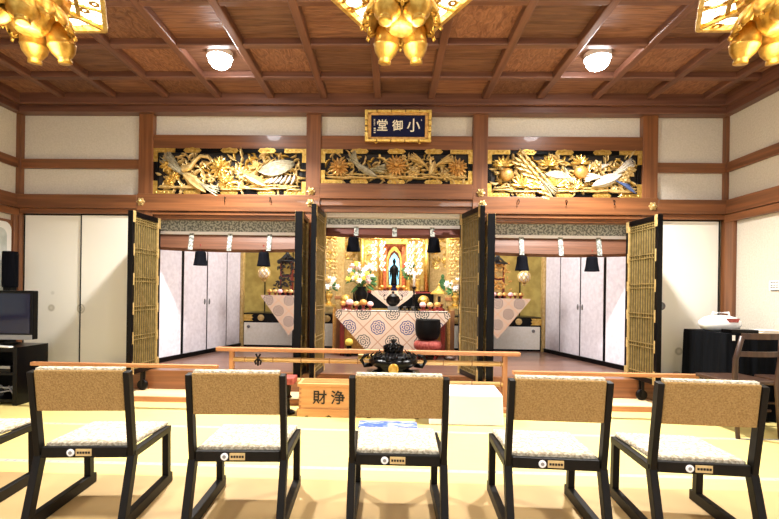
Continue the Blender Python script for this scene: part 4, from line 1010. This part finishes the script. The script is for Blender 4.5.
# television, rack and what is on it
t = thing('television', 'flat television with grey lower bezel at the left edge', 'television', (-3.86, 4.22, .60), R(2))
MB().box(-.28, .455, 0, .07, .0, .47).build('casing', 'black', t, bevel=.008)
MB().box(-.26, .425, -.004, 0, .06, .44).build('screen', 'screen', t)
MB().box(-.275, .45, -.008, -.001, .0, .045).build('lower_bezel', 'silver', t)
MB().box(-.10, .10, -.02, .10, -.04, .0).box(-.22, .22, -.08, .16, -.055, -.04).build('foot', 'blackm', t)
t = thing('television_rack', 'black open-shelved rack under the television', 'rack', (-3.79, 4.26, 0), R(0))
MB().box(-.36, .35, -.16, .22, .50, .542).build('top', 'black', t)
for x in (-.34, .33): MB().box(x-.02, x+.02, -.16, .22, 0, .50).build('side_panel', 'black', t)
for z in (.03, .28): MB().box(-.32, .31, -.15, .20, z, z+.025).build('shelf', 'black', t)
MB().box(-.32, .31, .20, .21, .05, .5).build('back_panel', 'blackm', t)
t = thing('disc_player', 'slim grey disc player on the upper shelf of the television rack', 'player', (-3.79, 4.20, .305), R(0))
MB().box(-.27, .27, -.08, .18, 0, .06).build('casing', 'black', t); MB().box(-.27, .27, -.085, -.08, .035, .06).build('face_strip', 'silver', t)
t = thing('cable_tangle', 'tangle of grey cables on the lower shelf of the television rack', 'cables', (-3.69, 4.22, .056))
rr = random.Random(8)
for q in range(4):
    pts = [(-.2+.05*i, rr.uniform(-.06, .08), .02+abs(rr.uniform(0, .1))) for i in range(9)]
    MB().tube(pts, .008, 6).build('cable', 'silver', t, smooth=True)
MB().box(-.12, -.02, -.03, .05, 0, .08).build('adapter', 'grey', t)
t = thing('white_remote', 'white remote control lying on the rack before the television', 'remote', (-3.55, 4.09, .542), R(-15))
MB().box(-.08, .08, -.02, .02, 0, .014).build('casing', 'whiteplastic', t, bevel=.003)
t = thing('tower_speaker', 'dark cylindrical speaker on a slim column, rising behind the television', 'speaker', (-3.965, 4.62, 0))
MB().lathe([(.065, 1.10), (.07, 1.12), (.07, 1.46), (.065, 1.475), (.04, 1.477)], n=24).build('speaker_body', 'navy', t)
MB().box(-.04, .04, -.04, .04, .03, 1.10).build('column', 'blackm', t); MB().box(-.12, .12, -.12, .12, 0, .03).build('base', 'blackm', t)

# right: cloth covered table, machine, papers, chair
t = thing('cloth_covered_table', 'table covered to the floor by a black cloth at the right wall', 'table', (3.285, 4.10, 0))
b = MB(); N_ = 90; vs = []; fs = []
for i in range(N_+1):
    d = i/N_*1.16                       # down the left side from the wall, round the corner, along the front
    px, py = (-.285, .58-d) if d < .58 else (-.285+(d-.58), 0)
    nx, ny = (-1, 0) if d < .56 else ((0, -1) if d > .60 else (-.7, -.7))
    for z, k in ((.775, 0), (.74, .25), (.30, 1.0), (.005, 1.5)):
        f = (.010*math.sin(d*62)+.008*math.sin(d*37+1))*k + .010*k; vs.append((px+nx*f, py+ny*f, z))
for i in range(N_):
    for q in range(3): fs.append((4*i+q, 4*i+q+1, 4*i+5+q, 4*i+4+q))
b.add(vs, fs); b.build('black_cloth', 'blackcloth', t, smooth=True)
MB().box(-.283, .285, .002, .58, .745, .778).build('table_top', 'blackcloth', t)
for x in (-.25, .25):
    for y in (.04, .54): MB().box(x-.015, x+.015, y-.015, y+.015, 0, .745).build('leg', 'grey', t)
t = thing('rice_cooker', 'rounded white machine on the black-clothed table', 'appliance', (3.20, 4.46, .779), R(5)); t.scale = (.88, .88, .92)
b = MB().lathe([(.12, 0), (.17, .02), (.20, .06), (.195, .10), (.15, .14), (.08, .16), (.01, .165)], n=28); b.v = [(x*1.12, y*.75, z) for x, y, z in b.v]; b.build('body', 'whiteplastic', t, smooth=True)
MB().prism([(-.07, .0), (.07, .0), (.05, -.04), (-.05, -.04)], -.02, 0).build('control_panel', 'redcloth', t).location = (.03, -.128, .135)
MB().tube([(-.09, 0, .14), (-.08, 0, .19), (.10, 0, .19), (.11, 0, .14)], .012, 8).build('handle', 'whiteplastic', t)
t = thing('black_tray', 'flat black tray in front of the white machine on the clothed table', 'tray', (3.17, 4.17, .779)); MB().box(-.11, .13, -.05, .08, 0, .035).build('tray', 'black', t, bevel=.005)
t = thing('stack_of_papers', 'stack of white papers at the right end of the clothed table', 'papers', (3.43, 4.2, .779))
for q in range(4): MB().box(-.11+.01*q, .12-.01*q, -.08, .10, .008*q, .008*q+.007).build('sheet', 'white' if q % 2 else 'palegold', t)
t = thing('price_tag', 'small cream tag hanging at the front edge of the clothed table', 'tag', (3.045, 4.075, .755)); MB().box(-.012, .012, -.004, 0, -.035, .012).build('card', 'petalwhite', t)
def wood_chair(x, y, rz, label):
    t = thing('wooden_chair', label, 'chair', (x, y, 0), rz, 'brown wooden chairs')
    for s_ in (-1, 1):
        MB().tube([(s_*.17, -.04, 0), (s_*.17, 0, .42), (s_*.18, -.02, .62), (s_*.155, -.05, .80)], .018, 8, rs=[.016, .02, .019, .017]).build('leg', 'brownchair', t, smooth=True)
        MB().tube([(s_*.16, .38, 0), (s_*.16, .36, .42)], .017, 8).build('leg', 'brownchair', t)
    MB().box(-.19, .19, 0, .40, .41, .44).build('seat', 'brownchair', t, bevel=.008)
    for z, d, hh in ((.80, -.05, .045), (.66, -.03, .04)):
        b = MB()
        for i in range(8):
            u0, u1 = -1+2*i/8, -1+2*(i+1)/8; b.beam((u0*.16, d-.03*(1-u0*u0), z), (u1*.16, d-.03*(1-u1*u1), z), .018, hh)
        b.build('back_slat', 'brownchair', t)
    for y_ in (.04, .36): MB().tube([(-.16, y_, .2), (.16, y_, .2)], .01, 6).build('stretcher', 'brownchair', t)
wood_chair(2.895, 3.64, R(3), 'dark wooden chair with curved back slats before the black-clothed table')
wood_chair(3.345, 3.60, R(-2), 'dark wooden chair cut off at the right edge of the picture')
t = thing('wall_notice', 'small cream notice with dark lines on the right wall', 'notice', (XR-.003, 4.28, 1.215))
MB().box(-.003, .003, -.14, .10, -.045, .05).build('sheet', 'petalwhite', t)
b = MB()
for q, z in enumerate((.035, .008, -.012, -.04)):
    for k in range(7 if q < 3 else 1):
        y0 = .08-.03*k; b.box(-.006, -.003, y0-(.02 if q < 3 else .2), y0, z-.004, z+.004)
b.build('lettering', 'grey', t)

# low chairs in a row
M['plate'] = mat('pale_brass_plate', '#c9ac74', '#dcc390', .5, scale=(30, 30, 30))
def make_chair():
    t = thing('low_chair', '', 'chair', group='row of low chairs')
    fm = 'chairblack'; X = .210
    for s_ in (-1, 1):
        x = s_*X
        MB().beam((x, -.095, .0), (x, 0, .31), .034, .045).build('leg', fm, t, bevel=.003)
        MB().beam((x, 0, .30), (x*1.0, -.062, .715), .027, .042).build('back_post', fm, t, bevel=.003)
        MB().beam((x, .405, .03), (x, .395, .30), .034, .04).build('leg', fm, t, bevel=.003)
        MB().box(x-.018, x+.018, -.115, .45, 0, .055).build('runner', fm, t, bevel=.004)
        MB().beam((x, -.01, .315), (x, .42, .310), .034, .034).build('side_rail', fm, t, bevel=.003)
    rr_ = MB().box(-X+.017, X-.017, -.022, .012, .303, .352).build('rear_rail', fm, t, bevel=.003)
    MB().box(-X+.017, X-.017, .39, .42, .285, .326).build('front_rail', fm, t, bevel=.003)
    # cushion seat
    MB().hexa([(-X+.02, .0, .335), (X-.02, .0, .335), (X-.0, .43, .326), (-X+.0, .43, .326)], [(-X+.02, .0, .368), (X-.02, .0, .368), (X-.0, .43, .348), (-X+.0, .43, .348)]).build('seat', 'padcream', t, bevel=.014)
    p = MB(); a = Vector((0, -.034, .53)); b_ = Vector((0, -.060, .722)); u = (b_-a).normalized(); nn = Vector((0, -u.z, u.y))
    w_ = X-.014
    p.hexa([a+Vector((-w_, 0, 0))-nn*.02, a+Vector((w_, 0, 0))-nn*.02, a+Vector((w_, 0, 0))+nn*.018, a+Vector((-w_, 0, 0))+nn*.018][::-1], [b_+Vector((-w_, 0, 0))-nn*.02, b_+Vector((w_, 0, 0))-nn*.02, b_+Vector((w_, 0, 0))+nn*.018, b_+Vector((-w_, 0, 0))+nn*.018][::-1])
    bk = p.build('backrest', 'padtan', t, bevel=.006)
    c = MB(); w2 = w_-.003
    c.hexa([Vector((x, y, z)) for x, y, z in ((-w2, -.070, .718), (w2, -.070, .718), (w2, -.035, .722), (-w2, -.035, .722))], [Vector((x, y, z)) for x, y, z in ((-w2, -.068, .730), (w2, -.068, .730), (w2, -.038, .732), (-w2, -.038, .732))])
    c.build('top_piping', 'padcream', bk, bevel=.003)
    pl = MB().box(-.036, .034, -.026, -.021, .313, .345).build('name_plate', 'plate', rr_)
    q = MB()
    for k in range(5): q.box(-.030+.0125*k, -.021+.0125*k, -.028, -.026, .324, .334)
    q.build('lettering', 'darkback', rr_)
    MB().lathe([(.017, 0), (.017, .006), (.012, .007)], (-.060, -.02, .328), 18, axis='Y').build('badge', 'white', rr_)
    MB().lathe([(.008, 0), (.008, .001)], (-.060, -.027, .328), 12, axis='Y').build('badge_mark', 'silver', rr_)
    return t
ch = make_chair()
P = [(-1.412, 2.09, 5, 'low black-framed chair with tan back, just right of the television rack, second of the row'),
     (-.688, 2.085, 3, 'low black-framed chair with tan back, left of the offering box'),
     (.050, 2.085, 0, 'middle low chair with tan back, before the black carved censer'),
     (.765, 2.085, -3, 'low black-framed chair with tan back, right of the white-clothed table'),
     (1.412, 2.07, -5, 'rightmost low chair with tan back, nearest the black-clothed table'),
     (-2.165, 2.09, 7, 'low chair cut by the left edge, only its seat and runner in view')]
for i, (x, y, a, lb) in enumerate(P):
    o = ch if i == 0 else dup(ch, (0, 0, 0))
    o.location = (x, y, 0); o.rotation_euler = (0, 0, R(a)); o['label'] = lb
